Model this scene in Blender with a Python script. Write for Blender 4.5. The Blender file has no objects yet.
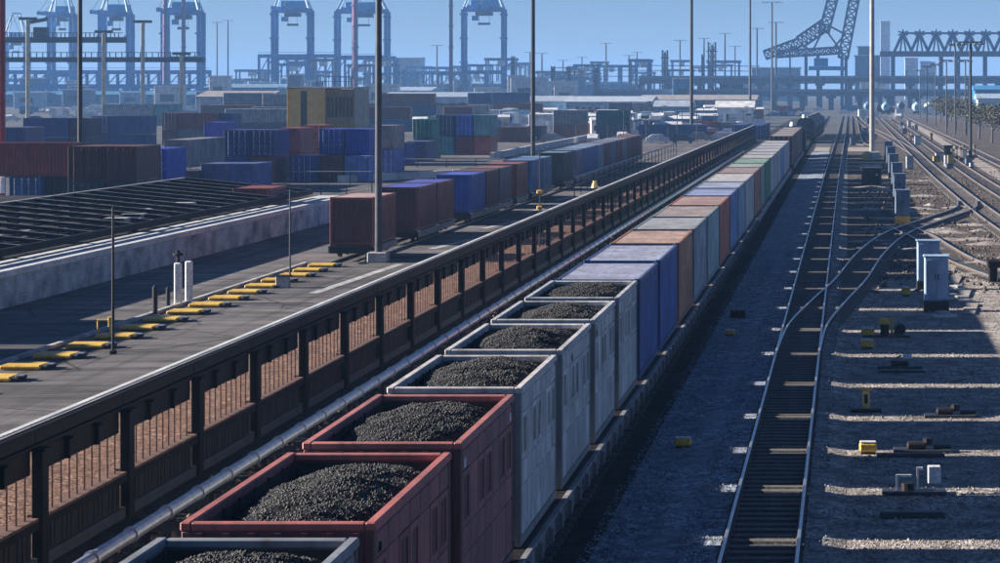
import bpy, bmesh, math, random
from mathutils import Vector, Matrix, noise
R = math.radians
random.seed(7)
SC = bpy.context.scene
COL = SC.collection

# ------------------------------------------------------------------ camera, sky, sun, exposure
F = 2400.0            # focal length in photo pixels (1000 px wide)
VX, VY = 848.0, 86.0  # vanishing point of the tracks in the photo
H = 9.5               # eye height over the rails
cd = bpy.data.cameras.new('camera'); cam = bpy.data.objects.new('camera', cd); COL.objects.link(cam)
cam.location = (0, 0, H); cam.rotation_euler = (R(90), 0, 0)
cd.sensor_width = 36; cd.lens = 36*F/1000
cd.shift_x = (500-VX)/1000; cd.shift_y = (VY-281.5)/1000
cd.clip_start = 1; cd.clip_end = 20000
SC.camera = cam

SUN_EL = 19.0
W = bpy.data.worlds.new('World'); SC.world = W; W.use_nodes = True
nt = W.node_tree; bg = nt.nodes['Background']
sky = nt.nodes.new('ShaderNodeTexSky'); sky.sky_type = 'NISHITA'; sky.sun_disc = False
sky.sun_elevation = R(SUN_EL); sky.sun_rotation = R(-90)
sky.air_density = 0.65; sky.dust_density = 0.0; sky.ozone_density = 6.5
tint = nt.nodes.new('ShaderNodeMix'); tint.data_type = 'RGBA'; tint.blend_type = 'MULTIPLY'
tint.inputs[0].default_value = 1.0; tint.inputs[7].default_value = (0.76, 0.66, 0.66, 1)
nt.links.new(sky.outputs[0], tint.inputs[6]); nt.links.new(tint.outputs[2], bg.inputs[0])
bg.inputs[1].default_value = 0.05
sl = bpy.data.lights.new('sun', 'SUN'); so = bpy.data.objects.new('sun', sl); COL.objects.link(so)
sl.energy = 5.0; sl.angle = R(0.6); sl.color = (1.0, 0.92, 0.82)
so.rotation_euler = (0, R(-(90-SUN_EL)), 0)     # light travels along +X, downwards
so.location = (-60, 0, 60)
vs = SC.view_settings
vs.view_transform = 'Standard'; vs.look = 'None'; vs.gamma = 1.0; vs.use_curve_mapping = False
vs.exposure = 1.55
SC.cycles.max_bounces = 6; SC.cycles.volume_bounces = 0
SC.cycles.use_denoising = True

# ------------------------------------------------------------------ helpers
def at(px, py, Y):
    """point at distance Y seen at a photo pixel"""
    return Vector(((px-VX)*Y/F, Y, H-(py-VY)*Y/F))
def gx(px, Y): return (px-VX)*Y/F
def gz(py, Y): return H-(py-VY)*Y/F
def gy(py, z=0.0): return F*(H-z)/(py-VY)

class MB:
    def __init__(s): s.v = []; s.f = []
    def add(s, vs, fs):
        n = len(s.v); s.v += [tuple(v) for v in vs]; s.f += [tuple(i+n for i in f) for f in fs]; return s
    def box(s, x0, x1, y0, y1, z0, z1):
        return s.add([(x0,y0,z0),(x1,y0,z0),(x1,y1,z0),(x0,y1,z0),(x0,y0,z1),(x1,y0,z1),(x1,y1,z1),(x0,y1,z1)],
                     [(3,2,1,0),(4,5,6,7),(0,1,5,4),(1,2,6,5),(2,3,7,6),(3,0,4,7)])
    def bbox(s, x0, x1, y0, y1, z0, z1, b=0.02):
        """box with chamfered edges"""
        b = min(b, (x1-x0)*.45, (y1-y0)*.45, (z1-z0)*.45)
        bm = bmesh.new(); bmesh.ops.create_cube(bm, size=1)
        for v in bm.verts:
            v.co = Vector((x0+(v.co.x+.5)*(x1-x0), y0+(v.co.y+.5)*(y1-y0), z0+(v.co.z+.5)*(z1-z0)))
        bmesh.ops.bevel(bm, geom=bm.edges[:], offset=b, segments=1, affect='EDGES', profile=.5)
        bm.verts.index_update()
        s.add([v.co[:] for v in bm.verts], [[v.index for v in f.verts] for f in bm.faces]); bm.free(); return s
    def bar(s, p, q, w, h=None, up=(0,0,1)):
        h = w if h is None else h
        p = Vector(p); q = Vector(q); d = (q-p).normalized(); u = Vector(up)
        if abs(d.dot(u)) > .97: u = Vector((0,1,0))
        a = d.cross(u).normalized(); b = a.cross(d).normalized(); a *= w/2; b *= h/2
        return s.add([p-a-b,p+a-b,p+a+b,p-a+b,q-a-b,q+a-b,q+a+b,q-a+b],
                     [(0,1,2,3),(7,6,5,4),(0,4,5,1),(1,5,6,2),(2,6,7,3),(3,7,4,0)])
    def cyl(s, p, q, r0, r1=None, n=10, cap=True):
        r1 = r0 if r1 is None else r1
        p = Vector(p); q = Vector(q); d = (q-p).normalized(); u = Vector((0,0,1))
        if abs(d.dot(u)) > .97: u = Vector((0,1,0))
        a = d.cross(u).normalized(); b = a.cross(d).normalized()
        vs = []; 
        for c, r in ((p, r0), (q, r1)):
            for i in range(n):
                t = 2*math.pi*i/n; vs.append(c+a*math.cos(t)*r+b*math.sin(t)*r)
        fs = [(i, (i+1)%n, n+(i+1)%n, n+i) for i in range(n)]
        if cap: fs += [tuple(range(n-1,-1,-1)), tuple(range(n, 2*n))]
        return s.add(vs, fs)
    def prism(s, pts, axis, a, b):
        """polygon pts (u,v) extruded along axis from a to b"""
        def P(u, v, w): return {'x': (w,u,v), 'y': (u,w,v), 'z': (u,v,w)}[axis]
        n = len(pts)
        return s.add([P(u,v,a) for u,v in pts]+[P(u,v,b) for u,v in pts],
                     [tuple(range(n-1,-1,-1)), tuple(range(n,2*n))]+[(i,(i+1)%n,n+(i+1)%n,n+i) for i in range(n)])
    def mesh(s, name, smooth=False):
        m = bpy.data.meshes.new(name); m.from_pydata(s.v, [], s.f); m.validate()
        bm = bmesh.new(); bm.from_mesh(m); bmesh.ops.recalc_face_normals(bm, faces=bm.faces[:]); bm.to_mesh(m); bm.free()
        if smooth: m.polygons.foreach_set('use_smooth', [True]*len(m.polygons))
        return m
    def obj(s, name, mat, parent=None, loc=(0,0,0), rz=0, smooth=False, color=None):
        return place(s.mesh(name, smooth), name, mat, parent, loc, rz, color)

def place(mesh, name, mat, parent=None, loc=(0,0,0), rz=0, color=None, scale=None):
    o = bpy.data.objects.new(name, mesh); COL.objects.link(o)
    o.location = loc; o.rotation_euler = (0,0,rz) if not isinstance(rz, tuple) else rz
    if scale: o.scale = scale
    if parent: o.parent = parent
    if mat is not None:
        if not mesh.materials: mesh.materials.append(mat)
        o.material_slots[0].link = 'OBJECT'; o.material_slots[0].material = mat
    if color: o.color = (*color, 1)
    return o
def tag(o, label, cat=None, group=None, kind=None):
    o['label'] = label
    if cat: o['category'] = cat
    if group: o['group'] = group
    if kind: o['kind'] = kind
    return o
def thing(name, label, cat, loc=(0,0,0), rz=0, group=None):
    o = bpy.data.objects.new(name, None); COL.objects.link(o); o.empty_display_size = .2
    o.location = loc; o.rotation_euler = (0,0,rz)
    return tag(o, label, cat, group)
_cache = {}
def cached(key, fn):
    if key not in _cache: _cache[key] = fn()
    return _cache[key]
ORD = ['first','second','third','fourth','fifth','sixth','seventh','eighth','ninth','tenth','eleventh','twelfth','thirteenth',
       'fourteenth','fifteenth','sixteenth','seventeenth','eighteenth','nineteenth','twentieth','twenty-first','twenty-second',
       'twenty-third','twenty-fourth','twenty-fifth','twenty-sixth','twenty-seventh','twenty-eighth']

# ------------------------------------------------------------------ materials
def new_mat(name):
    m = bpy.data.materials.new(name); m.use_nodes = True
    return m, m.node_tree.nodes, m.node_tree.links, m.node_tree.nodes['Principled BSDF']
def ramp(n, stops):
    r = n.new('ShaderNodeValToRGB'); e = r.color_ramp.elements
    while len(e) < len(stops): e.new(.5)
    for k, (p, c) in zip(e, stops): k.position = p; k.color = (*c, 1) if len(c) == 3 else c
    return r
def mixc(n, l, fac, a, b, mode='MIX'):
    m = n.new('ShaderNodeMix'); m.data_type = 'RGBA'; m.blend_type = mode
    for s, v in ((m.inputs[0], fac), (m.inputs[6], a), (m.inputs[7], b)):
        if isinstance(v, (int, float)): s.default_value = v
        elif isinstance(v, tuple): s.default_value = (*v, 1)
        else: l.new(v, s)
    return m.outputs[2]
def tex(n, l, kind, scale, coord, detail=4, rough=.6, sx=(1,1,1)):
    mp = n.new('ShaderNodeMapping'); mp.inputs['Scale'].default_value = sx; l.new(coord, mp.inputs[0])
    t = n.new('ShaderNodeTex'+kind); t.inputs['Scale'].default_value = scale
    if kind == 'Noise': t.inputs['Detail'].default_value = detail; t.inputs['Roughness'].default_value = rough
    l.new(mp.outputs[0], t.inputs[0]); return t
def bump(n, l, b, h, strength=.4, dist=.02, prev=None):
    bp = n.new('ShaderNodeBump'); bp.inputs['Strength'].default_value = strength; bp.inputs['Distance'].default_value = dist
    l.new(h, bp.inputs['Height'])
    if prev is not None: l.new(prev, bp.inputs['Normal'])
    l.new(bp.outputs[0], b.inputs['Normal']); return bp.outputs[0]

def paint_mat(name, wear=.5, rough=.5, dirt=(.035,.028,.024)):
    """paint in the object's own colour, faded, streaked and rusted"""
    m, n, l, b = new_mat(name)
    oi = n.new('ShaderNodeObjectInfo'); tc = n.new('ShaderNodeTexCoord')
    ad = n.new('ShaderNodeVectorMath'); ad.operation = 'ADD'; l.new(tc.outputs['Object'], ad.inputs[0])
    sc = n.new('ShaderNodeMath'); sc.operation = 'MULTIPLY'; sc.inputs[1].default_value = 57; l.new(oi.outputs['Random'], sc.inputs[0])
    l.new(sc.outputs[0], ad.inputs[1]); co = ad.outputs[0]
    big = tex(n, l, 'Noise', .7, co, 5, .6)
    st = tex(n, l, 'Noise', 5, co, 5, .65, (1,1,.12))
    fine = tex(n, l, 'Noise', 30, co, 3, .6)
    r1 = ramp(n, [(.30,(.58,.58,.58)),(.70,(1.2,1.2,1.2))]); l.new(big.outputs[0], r1.inputs[0])
    c = mixc(n, l, 1.0, oi.outputs['Color'], r1.outputs[0], 'MULTIPLY')
    r2 = ramp(n, [(.44,(0,0,0)),(.70,(wear,)*3)]); l.new(st.outputs[0], r2.inputs[0])
    c = mixc(n, l, r2.outputs[0], c, dirt)
    mu = n.new('ShaderNodeMath'); mu.operation = 'MULTIPLY'; l.new(st.outputs[0], mu.inputs[0]); l.new(fine.outputs[0], mu.inputs[1])
    r3 = ramp(n, [(.33,(0,0,0)),(.40,(wear*1.4,)*3)]); l.new(mu.outputs[0], r3.inputs[0])
    c = mixc(n, l, r3.outputs[0], c, (.13,.055,.03))
    l.new(c, b.inputs['Base Color'])
    rr = ramp(n, [(.3,(rough-.1,)*3),(.7,(rough+.2,)*3)]); l.new(fine.outputs[0], rr.inputs[0]); l.new(rr.outputs[0], b.inputs['Roughness'])
    bump(n, l, b, big.outputs[0], .25, .02)
    return m
def noise_mat(name, c1, c2, scale=3, rough=.7, metal=0, bstr=.3, bdist=.01, fine=0, c3=None, coord='Object', sx=(1,1,1)):
    m, n, l, b = new_mat(name)
    tc = n.new('ShaderNodeTexCoord'); t = tex(n, l, 'Noise', scale, tc.outputs[coord], 6, .62, sx)
    st = [(.32, c1), (.68, c2)]
    if c3: st = [(.30, c1), (.55, c2), (.72, c3)]
    r = ramp(n, st); l.new(t.outputs[0], r.inputs[0]); col = r.outputs[0]
    if fine:
        t2 = tex(n, l, 'Noise', fine, tc.outputs[coord], 4, .7)
        r2 = ramp(n, [(.3,(.6,.6,.6)),(.7,(1.35,1.35,1.35))]); l.new(t2.outputs[0], r2.inputs[0])
        col = mixc(n, l, 1.0, col, r2.outputs[0], 'MULTIPLY'); hb = t2.outputs[0]
    else: hb = t.outputs[0]
    l.new(col, b.inputs['Base Color']); b.inputs['Roughness'].default_value = rough; b.inputs['Metallic'].default_value = metal
    if bstr: bump(n, l, b, hb, bstr, bdist)
    return m
def gravel_mat(name, lo, hi, dirt, stone=9, patch=.25, bstr=.9, bdist=.03):
    """loose stones: every voronoi cell a stone of its own shade, with dirt patches"""
    m, n, l, b = new_mat(name)
    tc = n.new('ShaderNodeTexCoord'); co = tc.outputs['Object']
    v = tex(n, l, 'Voronoi', stone, co); v2 = tex(n, l, 'Voronoi', stone*2.3, co)
    s = n.new('ShaderNodeSeparateColor'); l.new(v.outputs['Color'], s.inputs[0])
    r = ramp(n, [(0, lo), (.55, tuple((a+c)/2 for a, c in zip(lo, hi))), (.9, hi), (1, tuple(min(.8, x*1.25) for x in hi))])
    l.new(s.outputs[0], r.inputs[0])
    p = tex(n, l, 'Noise', patch, co, 6, .65)
    rp = ramp(n, [(.40,(0,0,0)),(.62,(.8,.8,.8))]); l.new(p.outputs[0], rp.inputs[0])
    c = mixc(n, l, rp.outputs[0], r.outputs[0], dirt)
    p2 = tex(n, l, 'Noise', patch*6, co, 4, .6)
    r2 = ramp(n, [(.3,(.5,.5,.5)),(.7,(1.35,1.35,1.35))]); l.new(p2.outputs[0], r2.inputs[0])
    c = mixc(n, l, 1.0, c, r2.outputs[0], 'MULTIPLY')
    l.new(c, b.inputs['Base Color']); b.inputs['Roughness'].default_value = .85
    h = n.new('ShaderNodeMath'); h.operation = 'ADD'; l.new(v.outputs['Distance'], h.inputs[0]); l.new(v2.outputs['Distance'], h.inputs[1])
    inv = n.new('ShaderNodeMath'); inv.operation = 'MULTIPLY'; inv.inputs[1].default_value = -1; l.new(h.outputs[0], inv.inputs[0])
    bump(n, l, b, inv.outputs[0], bstr, bdist)
    return m

M = {}
M['paint'] = paint_mat('container_paint', .55)
M['roofpaint'] = paint_mat('container_roof_paint', .75, .55, (.16,.14,.13))
M['cleanpaint'] = paint_mat('machine_paint', .2, .42)
M['wagonpaint'] = paint_mat('wagon_paint', .5, .55, (.10,.09,.085))
M['dark_steel'] = noise_mat('dark_steel', (.012,.011,.012), (.035,.03,.03), 4, .55, .2, .2)
M['black_steel'] = noise_mat('fence_steel', (.004,.004,.004), (.013,.010,.009), 3, .7, 0, .3, .01, 25)
M['rust_steel'] = noise_mat('rusty_steel', (.07,.036,.026), (.19,.10,.07), 3, .8, 0, .4, .01, 30)
M['galv'] = noise_mat('galvanised_pipe', (.22,.25,.30), (.36,.40,.46), 2.5, .38, .55, .15, .01, 20)
M['mast'] = noise_mat('mast_steel', (.03,.034,.042), (.065,.07,.08), 1.5, .5, .4, .1)
M['mast_light'] = noise_mat('pale_mast_steel', (.20,.20,.20), (.32,.31,.29), 1.2, .45, .3, .1)
M['mast_black'] = noise_mat('black_mast_steel', (.008,.008,.010), (.02,.02,.024), 1.5, .5, .2, .1)
M['coal'] = noise_mat('coal', (.004,.004,.005), (.016,.016,.017), 6, .52, 0, .5, .02, 40)
M['conc'] = noise_mat('weathered_concrete', (.16,.16,.165), (.42,.42,.42), .8, .85, 0, .4, .02, 14, (.52,.51,.50))
M['conc_stain'] = noise_mat('stained_concrete', (.085,.10,.115), (.40,.45,.48), .7, .85, 0, .5, .03, 9, (.60,.66,.70), sx=(1,.6,.8))
M['conc_top'] = noise_mat('pale_concrete_deck', (.36,.37,.39), (.62,.62,.61), .4, .8, 0, .3, .02, 12)
M['sleeper'] = noise_mat('sleeper_wood', (.08,.075,.072), (.20,.185,.175), 2, .85, 0, .5, .02, 18, sx=(.3,3,3))
M['rail'] = noise_mat('rail_steel', (.45,.45,.47), (.66,.66,.68), 2, .33, .85, .05)
M['railweb'] = noise_mat('rusty_rail_web', (.05,.032,.025), (.11,.07,.05), 4, .8, 0, .3)
M['yellow'] = noise_mat('yellow_paint', (.50,.28,.035), (.80,.52,.09), 2.2, .55, 0, .2, .01, 18)
M['white'] = noise_mat('white_paint', (.55,.55,.56), (.80,.80,.79), 2, .5, 0, .1, .01, 14)
M['linepaint'] = noise_mat('worn_line_paint', (.16,.16,.17), (.60,.58,.55), 1.6, .7, 0, 0, .01, 9)
M['cabinet'] = paint_mat('cabinet_paint', .25, .45)
M['glass'] = noise_mat('dark_glass', (.02,.025,.03), (.04,.05,.06), 2, .1, 0, 0)
M['tyre'] = noise_mat('rubber', (.012,.012,.012), (.03,.03,.03), 6, .8)
M['tan'] = noise_mat('tan_cladding', (.60,.42,.13), (.74,.55,.22), .8, .6, 0, .1, .01, 8)
M['bark'] = noise_mat('bark', (.05,.035,.025), (.12,.09,.07), 5, .9)
M['leafm'] = noise_mat('dry_leaves', (.035,.04,.015), (.12,.10,.05), .8, .7, 0, 0)
def asphalt_mat():
    m, n, l, b = new_mat('yard_asphalt'); tc = n.new('ShaderNodeTexCoord'); co = tc.outputs['Object']
    big = tex(n, l, 'Noise', .11, co, 6, .65); r1 = ramp(n, [(.32,(.085,.079,.079)),(.5,(.145,.135,.134)),(.7,(.21,.195,.19))]); l.new(big.outputs[0], r1.inputs[0])
    st = tex(n, l, 'Noise', .5, co, 6, .7, (.18,1.6,1)); r2 = ramp(n, [(.35,(.45,.45,.46)),(.6,(1.2,1.2,1.2))]); l.new(st.outputs[0], r2.inputs[0])
    c = mixc(n, l, 1.0, r1.outputs[0], r2.outputs[0], 'MULTIPLY')
    ty = tex(n, l, 'Noise', 1.3, co, 3, .6, (1.2,.03,1)); r3 = ramp(n, [(.50,(1,1,1)),(.68,(.55,.54,.55))]); l.new(ty.outputs[0], r3.inputs[0])
    c = mixc(n, l, 1.0, c, r3.outputs[0], 'MULTIPLY')
    wp = n.new('ShaderNodeVectorMath'); wp.operation = 'MULTIPLY_ADD'; wp.inputs[1].default_value = (1.4,1.4,0); l.new(big.outputs['Color'], wp.inputs[0]); l.new(co, wp.inputs[2])
    v = tex(n, l, 'Voronoi', .16, wp.outputs[0]); v.feature = 'DISTANCE_TO_EDGE'; r4 = ramp(n, [(.0,(.25,.24,.24)),(.012,(1,1,1))]); l.new(v.outputs['Distance'], r4.inputs[0])
    c = mixc(n, l, 1.0, c, r4.outputs[0], 'MULTIPLY')
    fi = tex(n, l, 'Noise', 26, co, 4, .7); r5 = ramp(n, [(.3,(.6,.6,.6)),(.7,(1.35,1.35,1.35))]); l.new(fi.outputs[0], r5.inputs[0])
    c = mixc(n, l, 1.0, c, r5.outputs[0], 'MULTIPLY'); l.new(c, b.inputs['Base Color']); b.inputs['Roughness'].default_value = .85
    bump(n, l, b, fi.outputs[0], .5, .02); return m
M['asphalt'] = asphalt_mat()
M['asphalt_old'] = noise_mat('yard_asphalt', (.055,.048,.046), (.10,.088,.084), .35, .85, 0, .5, .02, 26, (.135,.12,.115), sx=(.35,1.6,1))
M['gravel'] = gravel_mat('ballast_gravel', (.07,.09,.12), (.46,.53,.64), (.20,.24,.30), 12, .3)
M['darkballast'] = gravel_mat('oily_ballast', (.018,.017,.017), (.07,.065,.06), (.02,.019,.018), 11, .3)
M['tangravel'] = gravel_mat('tan_gravel', (.12,.112,.108), (.60,.53,.48), (.27,.24,.22), 12, .22)
M['dirt'] = gravel_mat('brown_yard_dirt', (.05,.042,.036), (.19,.155,.13), (.085,.067,.057), 6, .12, .8)
M['rustdirt'] = gravel_mat('rust_stained_gravel', (.07,.04,.03), (.40,.25,.185), (.20,.115,.08), 10, .5)
M['ground'] = noise_mat('port_ground', (.028,.030,.034), (.075,.074,.076), .02, .9, 0, 0, .01, .4)
M['path'] = noise_mat('pale_path', (.22,.19,.165), (.38,.33,.29), .3, .9, 0, .3, .02, 10)

for k_, v_ in (('black_steel',.12),('dark_steel',.2),('asphalt',.15),('darkballast',.15),('dirt',.1),('tangravel',.2),('conc_stain',.2),('rustdirt',.1),('coal',.3),('sleeper',.15)):
    M[k_].node_tree.nodes['Principled BSDF'].inputs['Specular IOR Level'].default_value = v_
M['liner'] = noise_mat('coal_dusted_steel', (.010,.010,.011), (.04,.035,.034), 1.6, .8, 0, .3, .01, 12)
# ------------------------------------------------------------------ ground sheets
def sheet(name, mat, x0, x1, y0, y1, z, label, cat='ground'):
    o = MB().add([(x0,y0,z),(x1,y0,z),(x1,y1,z),(x0,y1,z)], [(0,1,2,3)]).obj(name, mat)
    return tag(o, label, cat, kind='structure')
sheet('ground', M['ground'], -4500, 4500, -60, 6500, -.012, 'bare dark port ground running to the horizon')
sheet('asphalt_yard', M['asphalt'], -60, -21.6, 20, 420, .0, 'worn grey asphalt yard left of the black fence')
sheet('rust_gravel_strip', M['rustdirt'], -21.6, -16.4, 20, 420, .004, 'rust stained gravel strip behind the fence bars')
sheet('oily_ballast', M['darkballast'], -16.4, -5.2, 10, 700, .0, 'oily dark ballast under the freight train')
sheet('gravel_verge', M['gravel'], -5.2, -.35, 10, 345, .004, 'grey gravel verge along the near track')
sheet('tan_gravel_bed', M['tangravel'], -.35, 7.5, 10, 118, .0, 'tan gravel bed with striped train shadows')
sheet('dirt_yard', M['dirt'], -.35, 60, 118, 700, -.004, 'brown dirt yard between the right hand tracks')
sheet('dirt_edge', M['dirt'], 7.5, 60, 10, 118, -.004, 'brown dirt ground right of the tan gravel bed')
sheet('crossing_road', M['path'], -5.0, 3.4, 350, 372, .008, 'pale concrete level crossing over the tracks', 'road')
sheet('service_path', M['path'], 15.2, 17.0, 200, 640, .004, 'pale service path beside the right hand poles', 'path')
sheet('far_road', M['path'], -150, -34, 258, 268, .004, 'pale yard road behind the container stacks', 'road')

# ------------------------------------------------------------------ railway tracks
def sweep(pts, prof):
    """sweep a closed profile (side, up) along 3d points that lie flat"""
    mb = MB(); n = len(prof); V = []
    for i, p in enumerate(pts):
        a = Vector(pts[max(0,i-1)]); b = Vector(pts[min(len(pts)-1,i+1)]); d = (b-a).normalized(); s = Vector((d.y,-d.x,0))
        for u, w in prof: V.append(Vector(p)+s*u+Vector((0,0,w)))
    Fc = [(i*n+k, i*n+(k+1)%n, (i+1)*n+(k+1)%n, (i+1)*n+k) for i in range(len(pts)-1) for k in range(n)]
    Fc += [tuple(range(n)), tuple(range(len(V)-n, len(V)))[::-1]]
    return mb.add(V, Fc)
HEAD = [(-.036,.125),(.036,.125),(.036,.16),(.028,.17),(-.028,.17),(-.036,.16)]
WEB = [(-.07,.0),(.07,.0),(.07,.015),(.012,.03),(.012,.124),(-.012,.124),(-.012,.03),(-.07,.015)]
def catmull(P, step=2.0):
    out = []; P = [Vector((*p, 0)) for p in P]
    Q = [P[0]*2-P[1]]+P+[P[-1]*2-P[-2]]
    for i in range(1, len(Q)-2):
        n = max(2, int((Q[i+1]-Q[i]).length/step))
        for k in range(n):
            t = k/n; a, b, c, d = Q[i-1:i+3]
            out.append(.5*((2*b)+(c-a)*t+(2*a-5*b+4*c-d)*t*t+(3*b-a-3*c+d)*t**3))
    out.append(P[-1]); return out
def offset(pts, o):
    r = []
    for i, p in enumerate(pts):
        d = (pts[min(len(pts)-1,i+1)]-pts[max(0,i-1)]).normalized(); r.append(p+Vector((d.y,-d.x,0))*o)
    return r
SL = MB().bbox(-1.28,1.28,-.12,.12,-.10,.015,.02).mesh('sleeper')
def track(label, ctr, z=.06, parts=0, sl_to=None, pitch=.62):
    pts = catmull(ctr); t = thing('railway_track', label, 'track', (0,0,0)); t['kind'] = 'structure'
    for s in (-1, 1):
        q = [p+Vector((0,0,z)) for p in offset(pts, s*.753)]
        r = sweep(q, HEAD).obj('rail', M['rail'], t)
        sweep(q, WEB).obj('rail_web', M['railweb'], r)
    # sleepers at even spacing along the line
    acc = 0; nxt = 0; k = 0; rest = MB()
    for i in range(len(pts)-1):
        a, b = pts[i], pts[i+1]; L = (b-a).length
        while nxt <= acc+L:
            p = a.lerp(b, (nxt-acc)/L); ang = math.atan2(b.y-a.y, b.x-a.x)-math.pi/2+random.uniform(-.015,.015)
            if sl_to and p.y > sl_to: break
            if k < parts:
                place(SL, 'sleeper', M['sleeper'], t, (p.x+random.uniform(-.04,.04), p.y, z+random.uniform(-.012,.004)), ang)
            else:
                rest.box(p.x-1.28,p.x+1.28,p.y-.12,p.y+.12,z-.1,z+.012)
            k += 1; nxt += pitch
        acc += L
    if rest.v:
        o = rest.obj('sleepers', M['sleeper'], t); o['kind'] = 'stuff'
    return t
track('straight single track with bright rails right of the train', [(-1.76,30),(-1.76,120),(-1.7,250),(-1.5,345),(-1.3,470),(-1.0,760)], .06, 300, 420)
track('turnout track curving right off the straight track', [(-1.76,84),(-1.55,94),(-.75,105),(.15,116),(1.35,135),(3.2,153),(6.6,171),(9.0,184),(9.7,196)], .064, 200)
track('track running back on the right, joined by the curving turnout', [(11.6,110),(10.7,150),(10.0,190),(9.4,280),(9.3,420),(9.0,700)], .06, 230, 420)
track('short siding bending right beside the grey cabinets', [(3.6,158),(4.7,148),(5.2,140),(6.2,128),(8.4,114),(12,98)], .062, 120)
track('second track from the right, past the dark kiosk', [(14.6,120),(13.6,190),(13.0,300),(12.6,700)], .06, 0, 420)
track('outermost right track beside the pale path', [(20.6,160),(18.6,260),(18.0,420),(16.6,760)], .06, 0, 420)
track('track carrying the coal and container train', [(-7.2,12),(-7.2,200),(-7.15,420),(-7.0,760)], .06, 0, 200)
def shoulder(pts, label):
    V = [(x, y, z) for y in (10, 345) for x, z in pts]; n_ = len(pts)
    tag(MB().add(V, [(k, k+1, n_+k+1, n_+k) for k in range(n_-1)]).obj('ballast_shoulder', M['darkballast'] if n_ == 2 else (M['tangravel'] if pts[0][0] > -1 else M['gravel'])), label, 'ballast', kind='structure')
shoulder([(-4.3,.003),(-3.3,.072),(-2.62,.078)], 'raised ballast left of the straight track')
shoulder([(-2.40,.050),(-1.12,.050)], 'ballast fill between the rails of the straight track')
shoulder([(-.90,.078),(-.5,.072),(-.05,.006)], 'raised ballast right of the straight track')
track('far right yard track fanning left under the bridge', [(9.4,330),(7.6,430),(4.5,560),(2.5,760)], .058, 0, 300)
track('far yard track bending beyond the level crossing', [(3.2,378),(1.9,395),(1.6,470),(1.9,760)], .058, 0, 300)
# ballast shoulders: real stones scattered along the near rails
st = MB(); random.seed(3)
def stone(mb, x, y, z, r):
    vs = [Vector((x+random.uniform(.6,1.1)*r*a, y+random.uniform(.6,1.1)*r*b, z+random.uniform(.5,1)*r*c)) for a,b,c in
          ((1,0,0),(-1,0,0),(0,1,0),(0,-1,0),(0,0,1),(0,0,-.6))]
    mb.add(vs, [(0,2,4),(2,1,4),(1,3,4),(3,0,4),(2,0,5),(1,2,5),(3,1,5),(0,3,5)])
for i in range(24000):
    y = 46+random.random()**1.6*95; x = random.uniform(-5.4,-.4)
    if abs(x+1.76) < 1.3 and random.random() < .75: continue
    stone(st, x, y, .09 if x < -2.62 and x > -3.5 or x > -.9 else .02, random.uniform(.018,.045))
o = st.obj('ballast_stones', M['gravel']); tag(o, 'loose grey ballast stones along the near track', 'gravel', kind='stuff')
st = MB()
for i in range(15000):
    y = 46+random.random()**1.4*90; x = random.uniform(-.4,7.6)
    stone(st, x, y, .015, random.uniform(.016,.045))
o = st.obj('tan_stones', M['tangravel']); tag(o, 'loose tan stones on the right hand gravel bed', 'gravel', kind='stuff')

# ------------------------------------------------------------------ shipping containers
def corr(L, Hh, depth=.036, per=.28, ax='y'):
    """vertical corrugated sheet in the YZ plane (x = out), y from 0 to L, z from 0 to Hh, closed with a back face"""
    n = max(3, int(round(L/per))); p = L/n; pr = []
    for i in range(n): pr += [(i*p, 0), (i*p+.27*p, 0), (i*p+.5*p, depth), (i*p+.77*p, depth)]
    pr.append((L, 0)); V = [(x, y, z) for z in (0, Hh) for y, x in pr]; m = len(pr)
    fs = [(i, i+1, m+i+1, m+i) for i in range(m-1)]
    V += [(-.03,0,0),(-.03,L,0),(-.03,L,Hh),(-.03,0,Hh)]
    fs += [(2*m, 2*m+3, 2*m+2, 2*m+1)]
    return V, fs
CW = 2.44
def m_side(L, h):
    V, fs = corr(L-.3, h-.36); mb = MB(); mb.add([(x, y+.15, z+.2) for x,y,z in V], fs); return mb.mesh('side_panel')
def m_roof(L, h):
    mb = MB(); n = max(6, int(L/.42)); p = (L-.24)/n; V = []; w = CW/2-.1
    for i in range(n):
        for d, z in ((0,0),(.35,0),(.5,.022),(.85,.022)): V += [(-w,.12+(i+d)*p,h-.05+z),(w,.12+(i+d)*p,h-.05+z)]
    V += [(-w,L-.12,h-.05),(w,L-.12,h-.05)]
    fs = [(2*i,2*i+1,2*i+3,2*i+2) for i in range(len(V)//2-1)]
    mb.add(V, fs); return mb.mesh('roof_panel')
def m_end(h):
    V, fs = corr(CW-.3, h-.36, .036, .26); mb = MB()
    mb.add([(y-CW/2+.15, -x, z+.2) for x,y,z in V], fs); return mb.mesh('end_panel')
def m_frame(L, h):
    mb = MB(); w = CW/2; p = .14
    for sx in (-1, 1):
        x0, x1 = sorted((sx*w, sx*(w-p)))
        for y in (0, L-p): mb.bbox(x0, x1, y, y+p, .12, h-.12, .015)
        a, b = sorted((sx*(w-.004), sx*(w-.12)))
        mb.box(a, b, p, L-p, .03, .18); a, b = sorted((sx*(w-.004), sx*(w-.09))); mb.box(a, b, p, L-p, h-.15, h-.02)
    for y in (.004, L-.124):
        mb.box(-w+p, w-p, y, y+.12, .03, .18); mb.box(-w+p, w-p, y, y+.12, h-.16, h-.02)
    for sx in (-1, 1):
        for y in (-.008, L-.17):
            for z in (0, h-.118):
                a, b = sorted((sx*(w+.008), sx*(w-.17))); mb.bbox(a, b, y, y+.178, z, z+.118, .012)
    return mb.mesh('frame')
def m_floor(L, h): return MB().box(-CW/2+.12, CW/2-.12, .13, L-.13, .06, .14).mesh('floor')
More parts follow.
